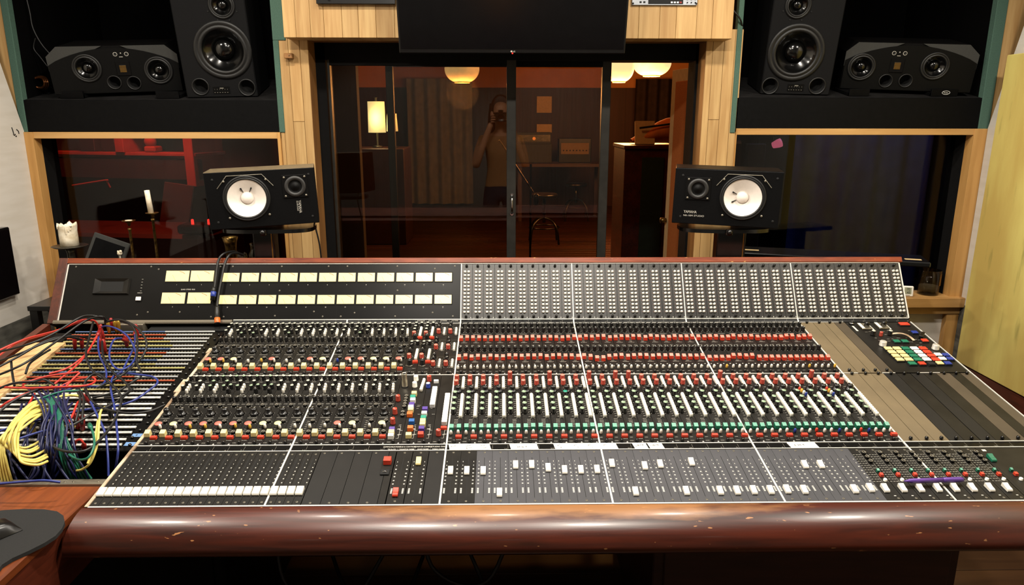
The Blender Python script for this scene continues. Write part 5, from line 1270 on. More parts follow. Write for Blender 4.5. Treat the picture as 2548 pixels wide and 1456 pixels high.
C_('red', ((162, 1100, .01), (168, 1060, .05), (182, 1030, .05), (195, 1000, .04), (215, 992, .03), (226, 1004, .01)), 'red patch cable arching into the white strips', plugs=(5,))
C_('red', ((184, 1112, .02), (190, 1098, .05), (200, 1094, .055), (208, 1105, .04), (210, 1116, .01)), 'small red cable hoop near the blue tape', plugs=(1,))
C_('red', ((186, 1175, -.04), (184, 1150, -.01), (182, 1120, .02)), 'red cable end dropping into the dark well')
# blue
C_('blue', ((250, 815, .04), (244, 850, .05), (248, 885, .05), (262, 915, .045), (264, 940, .04), (250, 960, .04), (205, 962, .04), (160, 972, .05), (120, 985, .05)), 'blue patch cable looping left of the round loop', plugs=(0,))
C_('blue', ((318, 850, .02), (300, 842, .05), (282, 848, .06), (272, 880, .06), (280, 908, .06), (300, 920, .06), (325, 908, .06), (338, 880, .06), (320, 840, .07), (290, 818, .08), (258, 812, .07), (246, 830, .04)), 'blue patch cable forming a round loop on the patchbay', plugs=(0,))
C_('blue', ((336, 826, .02), (334, 860, .05), (318, 895, .05), (302, 925, .045), (280, 940, .045), (276, 970, .05), (284, 1010, .045), (290, 1060, .04), (294, 1120, .03), (286, 1175, -.03)), 'long blue patch cable falling from top right to the well', plugs=(0,))
C_('blue', ((300, 928, .03), (340, 932, .05), (380, 938, .055), (392, 952, .055), (370, 972, .05), (330, 998, .045), (280, 1012, .04), (210, 1020, .04), (120, 1040, .05), (40, 1060, .05), (-20, 1080, .04)), 'blue patch cable with wide bend to the right')
C_('blue', ((-10, 1118, .05), (40, 1095, .06), (90, 1078, .06), (130, 1068, .06)), 'blue cable crossing the yellow coil at left')
C_('blue', ((225, 1000, .05), (245, 1040, .05), (262, 1080, .04), (268, 1130, .01), (270, 1185, -.03)), 'blue cable dropping right of the yellow hoop')
C_('blue', ((-10, 1205, .012), (60, 1199, .02), (110, 1196, .022), (150, 1200, .012)), 'blue cable lying along the metal strip of the wing', F=FR @ T(0, 0, .03))
# navy bundle that hangs in the middle
for i in range(22):
    x0 = 118+R.uniform(-26, 40); x1 = 150+R.uniform(-66, 60)
    C_('navy', ((x0+R.uniform(-30, 30), 968+R.uniform(-12, 14), .03+R.uniform(0, .02)), (x0+8, 1010+R.uniform(-8, 8), .06+R.uniform(0, .02)), ((x0+x1)/2+4, 1060, .06+R.uniform(-.01, .015)), (x1*.6+x0*.4+R.uniform(-10, 10), 1115, .03+R.uniform(-.01, .02)), (x1+R.uniform(-10, 10), 1160, -.01+R.uniform(-.01, .01)), (x1+R.uniform(-24, 24), 1200, -.05)), 'navy patch cable in the thick bundle hanging into the well', 'navy bundle cables', r=.0026)
for i in range(8):
    x0 = 20+i*16
    C_('navy', ((x0+R.uniform(20, 60), 990+R.uniform(0, 30), .04), (x0+20, 1050+R.uniform(-10, 20), .045), (x0+R.uniform(-20, 20), 1120, .02), (x0+R.uniform(-10, 40), 1165, 0), (x0+R.uniform(0, 60), 1202, -.03)), 'navy patch cable behind the yellow coil, falling into the well', 'navy cables behind yellow coil')
# green
for i in range(7):
    d = i*4
    C_('green', ((108+d, 992-d*.4, .05), (122+d, 1005, .07), (134+d*.8, 1040, .07), (146+d*.7, 1085, .05), (150+d*1.4, 1130, .02), (170+d*2.4, 1192, -.04)), 'green patch cable at the right side of the navy bundle', 'green cables beside the navy bundle')
C_('green', ((60, 1030, .05), (90, 1000, .055), (120, 985, .06), (160, 974, .06), (205, 972, .05)), 'green patch cable crossing above the navy bundle')
C_('green', ((222, 1056, .03), (232, 1080, .05), (234, 1110, .05), (220, 1138, .04), (196, 1144, .03), (168, 1130, .03)), 'green patch cable hoop right of the bundle', plugs=(0,))
# yellow coil
for i in range(9):
    d = (i-4)*1.5+R.uniform(-1.5, 1.5); k = R.uniform(-14, 14)
    C_('yellow', ((118+d*2, 1012+d*3, .05), (84+d, 1024+d*2+k, .07), (44+d*2, 1058+k, .075), (24+d*3.4, 1090, .07+R.uniform(-.015, .015)), (26+d*3.4, 1118+d*2, .06), (44+d*2, 1130+d*3.5, .05), (80+d*2, 1136+d*3.5, .04), (118, 1118+d*5, .03)), 'yellow patch cable looped in the yellow coil at left', 'yellow coil cables', r=.0033)
for i in range(4):
    C_('yellow', ((100+i*4, 1010+i*3, .055), (60, 1030+i*4, .07), (20+i*3, 1070, .07), (2+i*3, 1110, .06), (-2+i*6, 1150, .03), (6+i*8, 1200, -.02)), 'yellow patch cable sweeping down the far left edge', 'yellow cables at the left edge')
C_('yellow', ((272, 1016, .01), (260, 1014, .04), (250, 1026, .05), (246, 1060, .05), (242, 1105, .04), (226, 1150, .01), (205, 1168, -.01), (184, 1172, -.02)), 'yellow patch cable hanging as a hoop over white strips', plugs=())
C_('yellow', ((266, 1018, .01), (254, 1018, .035), (246, 1036, .045), (240, 1070, .045), (234, 1110, .035), (218, 1154, .01)), 'second yellow patch cable inside the hanging hoop')
for i in range(3): C_('yellow', ((110+i*14, 1000-i*4, .055), (140+i*10, 990-i*3, .06), (172+i*10, 985, .055), (200, 984+i*4, .04)), 'yellow patch cable end beneath the red hairpin', 'short yellow cables in the middle')
C_('yellow', ((150, 1075, .04), (160, 1062, .05), (180, 1056, .05), (186, 1062, .04)), 'short curl of yellow cable beside the black plugs')
# black
BK = [((-20, 940, .05), (60, 905, .07), (140, 850, .08), (210, 800, .10), (255, 788, .11), (262, 806, .07)),
      ((-20, 905, .05), (50, 880, .07), (120, 850, .08), (180, 836, .07), (220, 842, .04)),
      ((-20, 880, .06), (60, 860, .08), (130, 832, .09), (200, 790, .11), (240, 787, .11), (270, 800, .08)),
      ((-20, 922, .06), (50, 885, .07), (110, 850, .08), (160, 838, .07), (205, 846, .04)),
      ((232, 800, .09), (222, 840, .07), (214, 880, .06), (225, 915, .05), (250, 940, .04), (262, 930, .03)),
      ((262, 802, .08), (300, 796, .10), (340, 815, .10), (364, 850, .08), (356, 885, .06), (320, 920, .05), (285, 945, .045), (240, 965, .04)),
      ((300, 800, .09), (330, 812, .10), (342, 850, .08), (340, 900, .06), (352, 932, .05), (330, 950, .045), (290, 975, .045), (230, 990, .04)),
      ((254, 850, .05), (258, 890, .06), (280, 925, .05), (310, 950, .05), (322, 970, .05), (300, 985, .05), (260, 990, .045)),
      ((216, 985, .04), (212, 950, .05), (240, 930, .06), (270, 950, .06), (300, 985, .055), (296, 1020, .05), (270, 1070, .045), (220, 1118, .05), (170, 1124, .05), (130, 1110, .05), (110, 1090, .05)),
      ((210, 960, .05), (230, 1000, .05), (270, 1020, .05), (320, 1028, .05), (370, 1024, .045), (410, 1008, .04)),
      ((28, 900, .06), (30, 925, .05), (36, 960, .04)),
      ((64, 930, .05), (74, 905, .06), (100, 885, .06), (125, 870, .06)),
      ((-20, 975, .05), (30, 955, .06), (80, 950, .06), (110, 945, .05), (135, 958, .04)),
      ((190, 970, .05), (200, 990, .055), (196, 1020, .05), (188, 1050, .04)),
      ((196, 968, .05), (208, 992, .055), (206, 1025, .05), (204, 1055, .04)),
      ((100, 1060, .05), (160, 1066, .05), (230, 1030, .05), (290, 1000, .045), (330, 968, .045)),
      ((-20, 1040, .05), (30, 1000, .06), (80, 975, .06), (120, 960, .05))]
BL = ['black cable arching highest over the top left corner', 'black cable running to the upper jacks, above the tan wood', 'black cable arc ending by the gold plugs', 'lower black cable of those crossing the tan wood', 'black cable curling down from the red plugs', 'black cable making a wide arc at right of the plugs', 'black cable arc inside the widest arc', 'black cable loop through the round blue loop', 'thin black cable circling below the white strips', 'black cable drooping right to the cream side lip', 'short black cable crossing the tan wood upright', 'black cable curling over the lower tan wood', 'black cable crossing under the red hairpin', 'black cable hanging above the small red hoop, left', 'black cable hanging above the small red hoop, right', 'black cable rising from yellow coil to the right', 'black cable at far left above the yellow coil']
for p_, l_ in zip(BK, BL): C_('black', p_, l_, r=.0034)
# plugs standing in the upper rows
for k, (px, py, c_) in enumerate(((250, 828, 'red'), (258, 838, 'red'), (186, 858, 'red'), (204, 856, 'red'), (252, 862, 'red'), (262, 866, 'red'), (272, 818, 'gold'), (280, 812, 'red'), (290, 816, 'gold'), (296, 816, 'gold'), (342, 828, 'red'), (316, 852, 'red'), (76, 1068, 'yel'), (84, 1068, 'yel'), (276, 1030, 'blk'), (205, 1060, 'red'), (194, 1056, 'red'))):
    x, t = on(LC, px, py+8, 0); M = LC @ T(x, t, -.005) @ RX(-8) @ RY(R.uniform(-10, 10))
    b = MB(); b.lathe([(.0028, -.004, 1), (.0028, .002, 1), (.0058, .003), (.0064, .034), (.0042, .046), (1e-6, .047)], 10)
    o = b.build('jack_plug', [{'red': 'plug_red', 'gold': 'plug_gold', 'yel': 'c_yellow', 'blk': 'c_black'}[c_], 'plug_gold'], None, M)
    tag(o, {'red': 'dark red plug standing in a patchbay jack', 'gold': 'gold coloured plug at the top edge of the patchbay', 'yel': 'yellow plug beside the yellow coil', 'blk': 'black plug at the top of the yellow hoop'}[c_], 'plug', {'red': 'red plugs in the patchbay', 'gold': 'gold plugs at the patchbay top', 'yel': 'yellow plugs by the coil', 'blk': None}[c_] or None)
# two microphone cables draped over the meter bridge
def mtp(px, py, h): x, t = on(MT, px, py, h); return MT @ Vector((x, t, h))
for lab, col, pts, band in (('black microphone cable with blue band hanging over the meters', 'navy_cap', (mtp(590, 628, -.06), mtp(578, 626, -.03), mtp(556, 632, .01), mtp(543, 650, .016), mtp(537, 690, .014), mtp(533, 722, .014)), (mtp(533, 714, .014), mtp(529, 748, .012))),
                            ('black microphone cable with orange band hanging beside it', 'orange', (mtp(604, 634, -.07), mtp(590, 630, -.04), mtp(572, 634, .008), mtp(560, 655, .018), mtp(550, 700, .018), mtp(542, 745, .018), mtp(540, 765, .018)), (mtp(540, 762, .018), mtp(541, 806, .022)))):
    b = MB(); b.tube(spline(pts, 8), .0042, 8); root = b.build('microphone_cable', ['c_black']); tag(root, lab, 'cable')
    a_, c_ = band; d_ = (c_-a_); Lc = d_.length; M = Matrix.Translation(a_) @ Vector((0, 0, 1)).rotation_difference(d_.normalized()).to_matrix().to_4x4()
    b = MB(); b.lathe([(.0045, 0), (.0075, Lc*.18), (.0085, Lc*.35), (.0098, Lc*.36, 1), (.0098, Lc*.72), (.0085, Lc*.74), (.0085, Lc), (1e-6, Lc)] if col == 'navy_cap' else [(.0045, 0), (.0065, Lc*.1), (.0085, Lc*.3), (.0085, Lc*.66), (.0098, Lc*.67, 1), (.0098, Lc*.95), (.0088, Lc), (1e-6, Lc)], 14); b.build('connector', ['c_black', col], root, M)
# cables under the console
for k, pts in enumerate((((.0, 2.0, .30), (.05, 1.95, .2), (.12, 1.92, .14), (.22, 1.9, .13), (.3, 1.95, .3)), ((-.15, 1.98, .5), (-.12, 1.9, .26), (.02, 1.86, .2), (.1, 1.9, .19), (.28, 1.98, .5)), ((.3, 2.0, .52), (.33, 1.9, .3), (.5, 1.88, .26), (.6, 1.95, .5)), ((.42, 2.1, .55), (.43, 2.05, .3), (.47, 2.0, .2), (.52, 2.05, .002)))):
    b = MB(); b.tube(spline(pts, 8), .006, 7); tag(b.build('loose_cable', ['rubber' if k else 'chassis']), ('grey sheened cable sagging under the left of the console', 'thin cable drooping under the armrest near left', 'black cable looping under the middle of the console', 'black cable reaching the floor under the console')[k], 'cable')
# ================================================================== LIVE ROOM AND BOOTHS BEHIND THE GLASS
mat('redwood', (58, 26, 18), .5, var=.3, scale=3, stretch=(8, 1, .3), spec=.3)
mat('wall_tan', (190, 128, 74), .8, var=.12, scale=4, spec=.1)
mat('cloth_tan', (186, 112, 60), .95, var=.15, scale=200, spec=.1)
mat('cream_board', (206, 178, 128), .8, var=.12, scale=40)
mat('reflection_grey', (140, 138, 130), .9, var=.25, scale=10, spec=.1); mat('curtain_brown', (52, 40, 34), .9, var=.25, scale=10, spec=.1); mat('curtain_blue', (44, 56, 104), .9, var=.3, scale=8, spec=.1)
mat('booth_wall', (70, 56, 50), .8, var=.2, scale=5); mat('red_board', (170, 84, 60), .6, var=.2, scale=10); mat('dark_wood', (60, 34, 24), .5, var=.3, scale=10)
mat('orange_cloth', (214, 122, 44), .8, var=.25, scale=14)
mat('lantern', (250, 214, 150), .6, var=.3, scale=14, emit=(255, 216, 150), estr=1.25)
mat('shade', (250, 240, 190), .7, var=.05, scale=20, emit=(255, 232, 160), estr=1.5)
mat('pink_glow', (240, 150, 170), .5, emit=(255, 120, 150), estr=.5)
mat('panel_glow', (210, 120, 50), .5, emit=(255, 150, 60), estr=.6); mat('grille_tan', (120, 98, 66), .8, var=.15, scale=60)
LB = 13.4
b = MB(); b.box(-4.2, 5.4, LB, LB+.1, 0, 2.14, 0); b.box(-4.2, 5.4, LB-.02, LB+.1, 2.14, 3.4, 1)
for i in range(14): b.box(-4+i*.62, -3.985+i*.62, LB-.012, LB, 0, 2.14, 0)
structure('wall_back_live', b, ['redwood', 'wall_tan'])
def slab(b, p, q, z0, z1, th=.06, mi=0):
    d = Vector((q[0]-p[0], q[1]-p[1])); n = Vector((-d.y, d.x)).normalized()*th
    b.prism([p, q, (q[0]+n.x, q[1]+n.y), (p[0]+n.x, p[1]+n.y)], z0, z1, mi)
b = MB(); slab(b, (-.40, 3.42), (-.56, 3.95), 0, 1.5, .06); slab(b, (-.56, 3.95), (-3.4, LB), 0, 3.4, .06); structure('wall_left_live', b, ['redwood'])
b = MB(); slab(b, (1.79, 3.95), (1.62, 3.42), 0, 1.5, .06); slab(b, (4.80, LB), (1.79, 3.95), 0, 3.4, .06); structure('wall_right_live', b, ['redwood'])
b = MB(); b.box(-4.2, 5.4, 3.42, LB+.1, 3.4, 3.46); structure('ceiling_live', b, ['wall_tan'])
wood('floor_dark', (56, 25, 16), (36, 15, 10), .4, axis=0, per_board=.25, fine=20, gstr=10)
b = MB(); y = 3.36
while y < LB: b.box(-4.4, 5.4, y, y+.117, -.05, 0, 0, None, .0015); y += .12
structure('floor_live', b, ['floor_dark'])
def curtain(name, label, x0, x1, y, z0, z1, m_, amp=.04, wl=.16, kind_=None):
    b = MB(); n = max(24, int((x1-x0)/wl*10)); vs = []
    for z in (z0, z1):
        for i in range(n+1):
            x = x0+(x1-x0)*i/n; vs.append((x, y+amp*math.sin(2*PI*(x-x0)/wl)*(1.1 if z == z0 else .8)+amp*.4*math.sin(5.1*x+1), z))
    b.add(vs, [(i, i+1, n+2+i, n+1+i) for i in range(n)], 0, True)
    o = b.build(name, [m_]); tag(o, label, 'curtain'); return o
def X(px, Y, py=300): return at_y(px, py, Y).x
def Z(py, Y, px=1274): return at_y(px, py, Y).z
curtain('curtain', 'pale grey pleated curtain standing in for the reflection in the left door glass', X(1014, 12.9), X(1175, 12.9), 12.9, .1, Z(196, 12.9), 'reflection_grey', .05, .22)  # added sheet, its grey stands for the room mirrored in the glass
curtain('curtain', 'dark brown pleated curtain seen through the open door gap', X(1578, 12.8), X(1760, 12.8), 12.8, .1, Z(196, 12.8), 'curtain_brown', .05, .2)
for k, (px, py, Yp, r, sq, lab) in enumerate(((1150, 205, 9.2, .215, .78, 'round paper pendant lamp glowing behind the left door glass'), (1540, 204, 8.4, .165, .95, 'glowing pendant lamp cut off by the door stile, left in the gap'), (1621, 189, 8.8, .225, .70, 'wide glowing pendant lamp on the right in the door gap'))):
    c = at_y(px, py, Yp); z = c.z+r*sq*.96
    root = thing('pendant_lamp', lab, 'pendant lamp', T(c.x, Yp, z))
    b = MB(); pr = [(max(r*math.cos(a)**.8 if a > -PI/2+.3 else r*.42, .001), r*sq*math.sin(a)) for a in [(-PI/2+.36)+i*(PI-.72)/14 for i in range(15)]]
    b.lathe(pr, 32); b.build('paper_shade', ['lantern'], root)
    b = MB(); b.lathe([(pr[0][0]*1.02, pr[0][1]-.012), (pr[0][0]*1.05, pr[0][1])], 28); b.build('bottom_ring', ['cream_board'], root)
    b = MB(); b.tube([(0, 0, r*sq), (0, 0, 3.39-z)], .006, 6); b.build('cord', ['slot'], root)
    ld = bpy.data.lights.new('pendant_bulb', 'POINT'); ld.energy = 140; ld.color = (1, .42, .12); ld.shadow_soft_size = .2; lo = bpy.data.objects.new('pendant_bulb', ld); COL.objects.link(lo); lo.location = (c.x, Yp, z-r*sq-.12)
CT = at_y(960, 368, 9.4).z
for k, (px0, px1, py0, py1, tp, lab) in enumerate(((917, 957, 253, 330, .96, 'tall cream lampshade glowing at left behind the door glass'), (962, 989, 283, 327, .82, 'smaller cream lampshade glowing, right of the tall lampshade'))):
    Yp = 9.5-k*.1; a_ = at_y(px0, py1, Yp); c_ = at_y(px1, py0, Yp); w = (c_.x-a_.x)/2; h = c_.z-a_.z
    root = thing('table_lamp', lab, 'lamp', T((a_.x+c_.x)/2, Yp, CT+.001)); zz = a_.z-CT
    b = MB(); b.lathe([(w, zz), (w*tp, zz+h)], 28); b.build('lamp_shade', ['shade'], root)
    b = MB(); b.lathe([(.07, 0), (.06, .02), (.014, .03), (.012, zz+h*1.12), (.03, zz+h*1.13)], 14); b.build('base', ['pewter'], root)
b = MB(); b.box(X(890, 9.5)-.1, X(1010, 9.5), 9.2, 9.9, .002, CT, 0, None, .01); tag(b.build('wooden_cabinet', ['dark_wood']), 'dark cabinet under the two glowing lampshades', 'cabinet')
for py0, py1, lab in ((240, 281, 'upper square cream panel on the live room wall'), (309, 330, 'lower cream panel on the live room wall')):
    Yp = LB-.013; a_ = at_y(1335, py1, Yp); c_ = at_y(1373, py0, Yp); b = MB(); b.box(a_.x, c_.x, Yp-.05, Yp, a_.z, c_.z, 0, None, .006); tag(b.build('wall_panel', ['cream_board']), lab, 'wall panel')
Yp = 11.6
def rect(px0, py0, px1, py1, Y): a_ = at_y(px0, py1, Y); c_ = at_y(px1, py0, Y); return a_.x, c_.x, a_.z, c_.z
x0, x1, z0, z1 = rect(1284, 405, 1500, 414, Yp)
root = thing('work_table', 'long table carrying the amplifiers in the live room', 'table', T((x0+x1)/2, Yp, 0)); w = (x1-x0)/2
b = MB(); b.box(-w, w, -.3, .4, z1-.05, z1, 0, None, .004); b.build('tabletop', ['dark_wood'], root)
for sx in (-w+.06, w-.06):
    for sy in (-.25, .35): b = MB(); b.box(sx-.025, sx+.025, sy-.025, sy+.025, .001, z1-.05); b.build('leg', ['dark_wood'], root)
tz = z1
x0, x1, z0, z1 = rect(1284, 330, 1374, 405, Yp)
root = thing('amplifier_stack', 'grey keyboard amplifier stack with glowing strip on the table', 'amplifier', T((x0+x1)/2, Yp, tz+.001)); w = (x1-x0)/2; h = z1-tz
b = MB(); b.box(-w, w, 0, .35, 0, h*.62, 0, None, .006); b.box(-w*.96, w*.96, .02, .33, h*.62, h, 0, None, .006); b.build('case', ['spk_grey'], root)
b = MB(); b.box(-w*.9, w*.9, .015, .025, h*.70, h*.92, 0); b.lathe([(.028, 0), (.02, .012)], 12, 1, T(.0, .013, h*.8) @ RX(90)); b.build('control_panel', ['pewter', 'panel_glow'], root)
x0, x1, z0, z1 = rect(1390, 344, 1472, 378, Yp)
root = thing('guitar_amplifier', 'black amplifier head with cream grille on the table', 'amplifier', T((x0+x1)/2, Yp, tz+.001)); w = (x1-x0)/2
b = MB(); b.box(-w, w, 0, .28, 0, max(z1-tz, .2), 0, None, .01); b.build('case', ['bezel_black'], root); h = max(z1-tz, .2)
b = MB(); b.box(-w*.85, w*.85, -.006, .004, h*.35, h*.8, 0); 
for i in range(8): b.lathe([(.012, 0), (.01, .012)], 8, 1, T(-w*.7+i*w*.2, -.006, h*.5) @ RX(90))
b.build('grille', ['grille_tan', 'slot'], root)
def stool(px, py, label, seat):
    g = at_z(px, py, .0); root = thing('drum_stool', label, 'stool', T(g.x, g.y, 0))
    b = MB(); b.lathe([(.17, seat-.05), (.18, seat-.02), (.16, seat), (1e-6, seat)], 20); b.build('seat', ['bezel_black'], root)
    b = MB(); b.lathe([(.022, .28), (.022, seat-.05)], 10); b.build('column', ['bezel_black'], root)
    for k in range(4):
        a = rad(45+90*k); c_, s_ = math.cos(a), math.sin(a)
        b = MB(); b.tube(spline([(.02*c_, .02*s_, .34), (.14*c_, .14*s_, .31), (.23*c_, .23*s_, .20), (.26*c_, .26*s_, .012)], 5), .014, 7); b.build('leg', ['bezel_black'], root)
    b = MB(); b.tube([(.2*math.cos(2*PI*i/24), .2*math.sin(2*PI*i/24), .22) for i in range(25)], .010, 6); b.build('foot_ring', ['bezel_black'], root)
stool(1353, 606, 'black stool with splayed legs behind the right door glass', .66)
stool(1432, 548, 'farther black stool by the work table', .6)
m0 = at_y(1250, 360, 6.5); m1 = at_y(1326, 478, 6.5)
root = thing('microphone_stand', 'brass coloured microphone boom behind the right door glass', 'microphone stand', T(m1.x, 6.5, 0))
b = MB(); b.tube([(m0.x-m1.x-.03, 0, m0.z+.04), (0, 0, m1.z)], .009, 7); b.build('boom', ['brass_old'], root); b = MB(); b.tube([(-.02, .02, .03), (-.02, .02, m1.z+.25)], .010, 7); b.build('pole', ['bezel_black'], root)
b = MB(); b.lathe([(.022, 0), (.026, .05), (.02, .10), (1e-6, .105)], 12, 0, T(.03, 0, m1.z-.12)); b.build('microphone', ['bezel_black'], root); b = MB(); b.lathe([(.16, .001), (.16, .02), (.03, .03)], 20, 0, T(-.02, .02, 0)); b.build('base', ['bezel_black'], root)
# upright piano with board and orange bag, and the padded open door leaf
Yp = 6.2; x0, x1, z0, z1 = rect(1545, 362, 1700, 640, Yp)
root = thing('upright_piano', 'dark red upright piano seen through the open door gap', 'piano', T((x0+x1)/2, Yp, 0)); w = (x1-x0)/2
b = MB(); b.box(-w, w, 0, .6, .002, z1-.03, 0, None, .006); b.build('case', ['mahogany_side'], root)
b = MB(); b.box(-w-.01, w+.01, -.02, .62, z1-.03, z1, 0, None, .004); b.build('lid', ['mahogany_side'], root)
mat('dark_green', (28, 48, 36), .8, var=.2, scale=30)
b = MB(); b.box(-w*.4, w*.35, -.012, 0, .15, z1-.1, 0); b.build('front_panel', ['dark_green'], root)
pz = z1
x0, x1, z0, z1 = rect(1581, 306, 1632, 342, Yp+.2); b = MB(); b.box(-(x1-x0)/2, (x1-x0)/2, 0, .02, 0, z1-pz+.02, 0, None, .002); tag(b.build('music_board', ['cream_board'], None, T((x0+x1)/2, Yp+.2, pz+.003) @ RX(-14)), 'tan board standing on the dark red piano', 'board')
c = at_y(1650, 303, Yp+.35); b = MB(); n = 14
vs = []; fs = []
for i in range(9):
    for j in range(n): a = 2*PI*j/n; u_ = i/8; vs.append(((-.25+.62*u_), .14*math.sin(a)*math.sin(PI*min(u_*.9+.08, 1))**.6, (.10+.22*u_*(1.1-u_*.3))*(.55+.5*math.cos(a))*max(.25, math.sin(PI*min(u_*.8+.1, 1)))))
for i in range(8):
    for j in range(n): fs.append((i*n+j, i*n+(j+1) % n, (i+1)*n+(j+1) % n, (i+1)*n+j))
b.add(vs, fs, 0, True); o = b.build('cloth_bag', ['orange_cloth'], None, T(c.x-.04, Yp+.32, pz+.012)); tag(o, 'bright orange cloth bag lying on the dark red piano', 'bag')
b = MB(); b.tube([(-.2, -.13, .13), (.1, -.16, .17), (.36, -.14, .17)], .010, 6); b.build('strap', ['slot'], o)
root = thing('padded_door', 'orange lit padded acoustic door leaf standing open in the gap', 'door leaf', T(1.53, 3.44, 0) @ RZ(9.5))
zt_ = Z(163, 3.5, 1722)
b = MB(); b.box(-.025, .02, 0, .42, .01, zt_, 0, None, .003); b.build('leaf', ['cream_board'], root)
b = MB(); b.box(-.032, -.025, .035, .355, .1, zt_-.06, 0, None, .004); b.build('padding', ['cloth_tan'], root)
b = MB(); b.lathe([(.012, 0), (.016, .03), (1e-6, .034)], 10, 0, T(-.03, .39, 1.08) @ RY(-90)); b.build('knob', ['brass_old'], root)
# left booth, lit red
b = MB(); b.box(-4.2, -.6, 5.9, 6.0, 0, 2.6); structure('wall_back_booth', b, ['booth_wall'])
b = MB(); b.box(-4.2, -4.1, 3.4, 6, 0, 2.6); structure('wall_left_booth', b, ['booth_wall'])
b = MB(); b.box(-4.2, -.4, 3.9, 6, 2.6, 2.66); structure('ceiling_booth', b, ['booth_wall'])
Yp = 5.0
root = thing('shelf_unit', 'red lit wooden shelf unit behind the left window', 'shelf unit', T(X(372, Yp), Yp, 0) @ RZ(-14)); 
for x_ in (-.24, .30): b = MB(); b.box(x_-.035, x_+.035, -.035, .3, 1.16 if x_ > 0 else 1.38, 2.2, 0, None, .004); b.build('upright', ['red_board'], root)
for z_ in (1.36, 1.56, 1.9): b = MB(); b.box(-.9, .34, -.02, .32, z_, z_+.022, 0, None, .003); b.build('shelf', ['red_board'], root)
b = MB(); b.box(-.9, .34, .0, .05, 1.20, 1.34, 0, None, .003); b.build('front_rail', ['dark_wood'], root)
b = MB(); b.box(-.06, .02, .0, .12, 0, .04, 0, None, .01); b.sphere((-.03, .05, .07), .04, 0, 10, 7); o = b.build('ornament', ['red_board'], None, T(X(370, Yp), Yp, 1.384)); tag(o, 'small rounded figure on the red lit shelf', 'ornament')
for k, (px0, px1, lab) in enumerate(((160, 205, 'dark red box at the left of the red lit shelf'), (215, 255, 'second dark red box on the red lit shelf'))):
    b = MB(); w = X(px1, Yp)-X(px0, Yp); b.box(-w/2, w/2, 0, .22, 0, .10, 0, None, .004); tag(b.build('storage_box', ['dark_wood'], None, T((X(px0, Yp)+X(px1, Yp))/2, Yp+.12, 1.384) @ RZ(-14)), lab, 'box')
root = thing('leaning_board', 'brownish red board leaning below the red lit shelf', 'board', T(X(408, 4.7), 4.62, .85) @ RY(8) @ RX(-12)); b = MB(); b.box(-.09, .10, 0, .02, 0, .36, 0, None, .004); b.build('panel', ['dark_wood'], root)
b = MB(); b.box(-.25, .22, -.01, .3, -.84, -.002, 0, None, .004); tag(b.build('equipment_trunk', ['dark_wood'], None, T(X(408, 4.7), 4.62, .845)), 'dark trunk under the leaning red board', 'trunk')
b = MB(); b.box(-.9, .5, 0, .5, 0.002, .98, 0, None, .02); tag(b.build('dark_cabinet', ['dark_wood'], None, T(X(300, 4.2), 4.0, 0) @ RZ(-8)), 'low dark cabinet just behind the left window', 'cabinet')
root = thing('effects_unit', 'dark box with two red lights behind the left window', 'effects unit', T(X(452, 3.9), 3.92, .99)); z_ = max(Z(612, 3.9, 450)-.99, .03)
b = MB(); b.box(-.10, .10, 0, .14, .0, .05, 0, None, .01); b.build('case', ['gloss_black'], root)
for x_ in (-.03, .06): b = MB(); b.lathe([(.008, .05), (.007, .075), (1e-6, .078)], 10, 0, T(x_, .05, 0)); b.build('indicator_light', ['led_red'], root)
b = MB(); b.tube(spline([at_y(180, 462, 4.3), at_y(262, 449, 4.3), at_y(266, 452, 4.3), at_y(274, 467, 4.3)], 4), .006, 6); tag(b.build('metal_rod', ['red_board']), 'thin bent rod catching red light behind the left window', 'rod')
# right booth with blue curtain
b = MB(); b.box(2.75, 5.0, 6.2, 6.3, 0, 2.6); structure('wall_back_right_booth', b, ['booth_wall'])
b = MB(); b.box(4.9, 5.0, 3.4, 6.3, 0, 2.6); structure('wall_right_booth', b, ['booth_wall'])
b = MB(); b.box(1.9, 5.0, 3.9, 6.3, 2.6, 2.66); structure('ceiling_right_booth', b, ['booth_wall'])
curtain('curtain', 'dark blue pleated curtain behind the right window', X(1985, 5.4), X(2330, 5.4), 5.4, .1, 2.3, 'curtain_blue', .035, .21)
b = MB(); a_ = X(1868, 4.6); c_ = X(1912, 4.6); b.box(a_, c_, 4.6, 4.66, .002, Z(358, 4.6, 1890), 0, None, .004); tag(b.build('booth_screen', ['booth_wall']), 'grey mauve standing screen at the left edge of the right window', 'screen')
c = at_y(1931, 359, 4.3); root = thing('stage_lamp', 'small pink glowing lamp behind the right window', 'lamp', T(c.x, 4.3, c.z)); b = MB(); b.lathe([(.018, -.02), (.026, .015), (.026, .03)], 16, 0, RY(70)); b.build('lamp_head', ['pink_glow'], root); b = MB(); b.tube([(0, .02, .02), (-.03, .05, .2), (-.04, .08, 2.58-c.z)], .008, 6); b.build('bracket', ['bezel_black'], root)
b = MB(); A_ = at_y(1852, 607, 3.08); B_ = at_y(2290, 641, 2.86); d = Vector((B_.x-A_.x, B_.y-A_.y)); L_ = d.length; an = math.degrees(math.atan2(d.y, d.x)); zt2 = (A_.z+B_.z)/2
root = thing('flight_case', 'long black case standing behind the console under the right window', 'case', T(A_.x, A_.y, 0) @ RZ(an)); b.box(0, L_-.16, -.16, 0, .002, zt2-.02, 0, None, .006); b.build('body', ['bezel_black'], root); b = MB(); b.box(-.004, L_+.004, -.164, .004, zt2-.02, zt2, 0, None, .004); b.build('lid', ['gloss_black'], root)
b = MB(); b.box(-.002, .06, -.10, -.08, zt2, zt2+.0008); b.box(L_-.08, L_-.02, -.12, -.10, zt2, zt2+.0008); b.build('tape_strip', ['cream_board'], root, label='strips of cream tape')

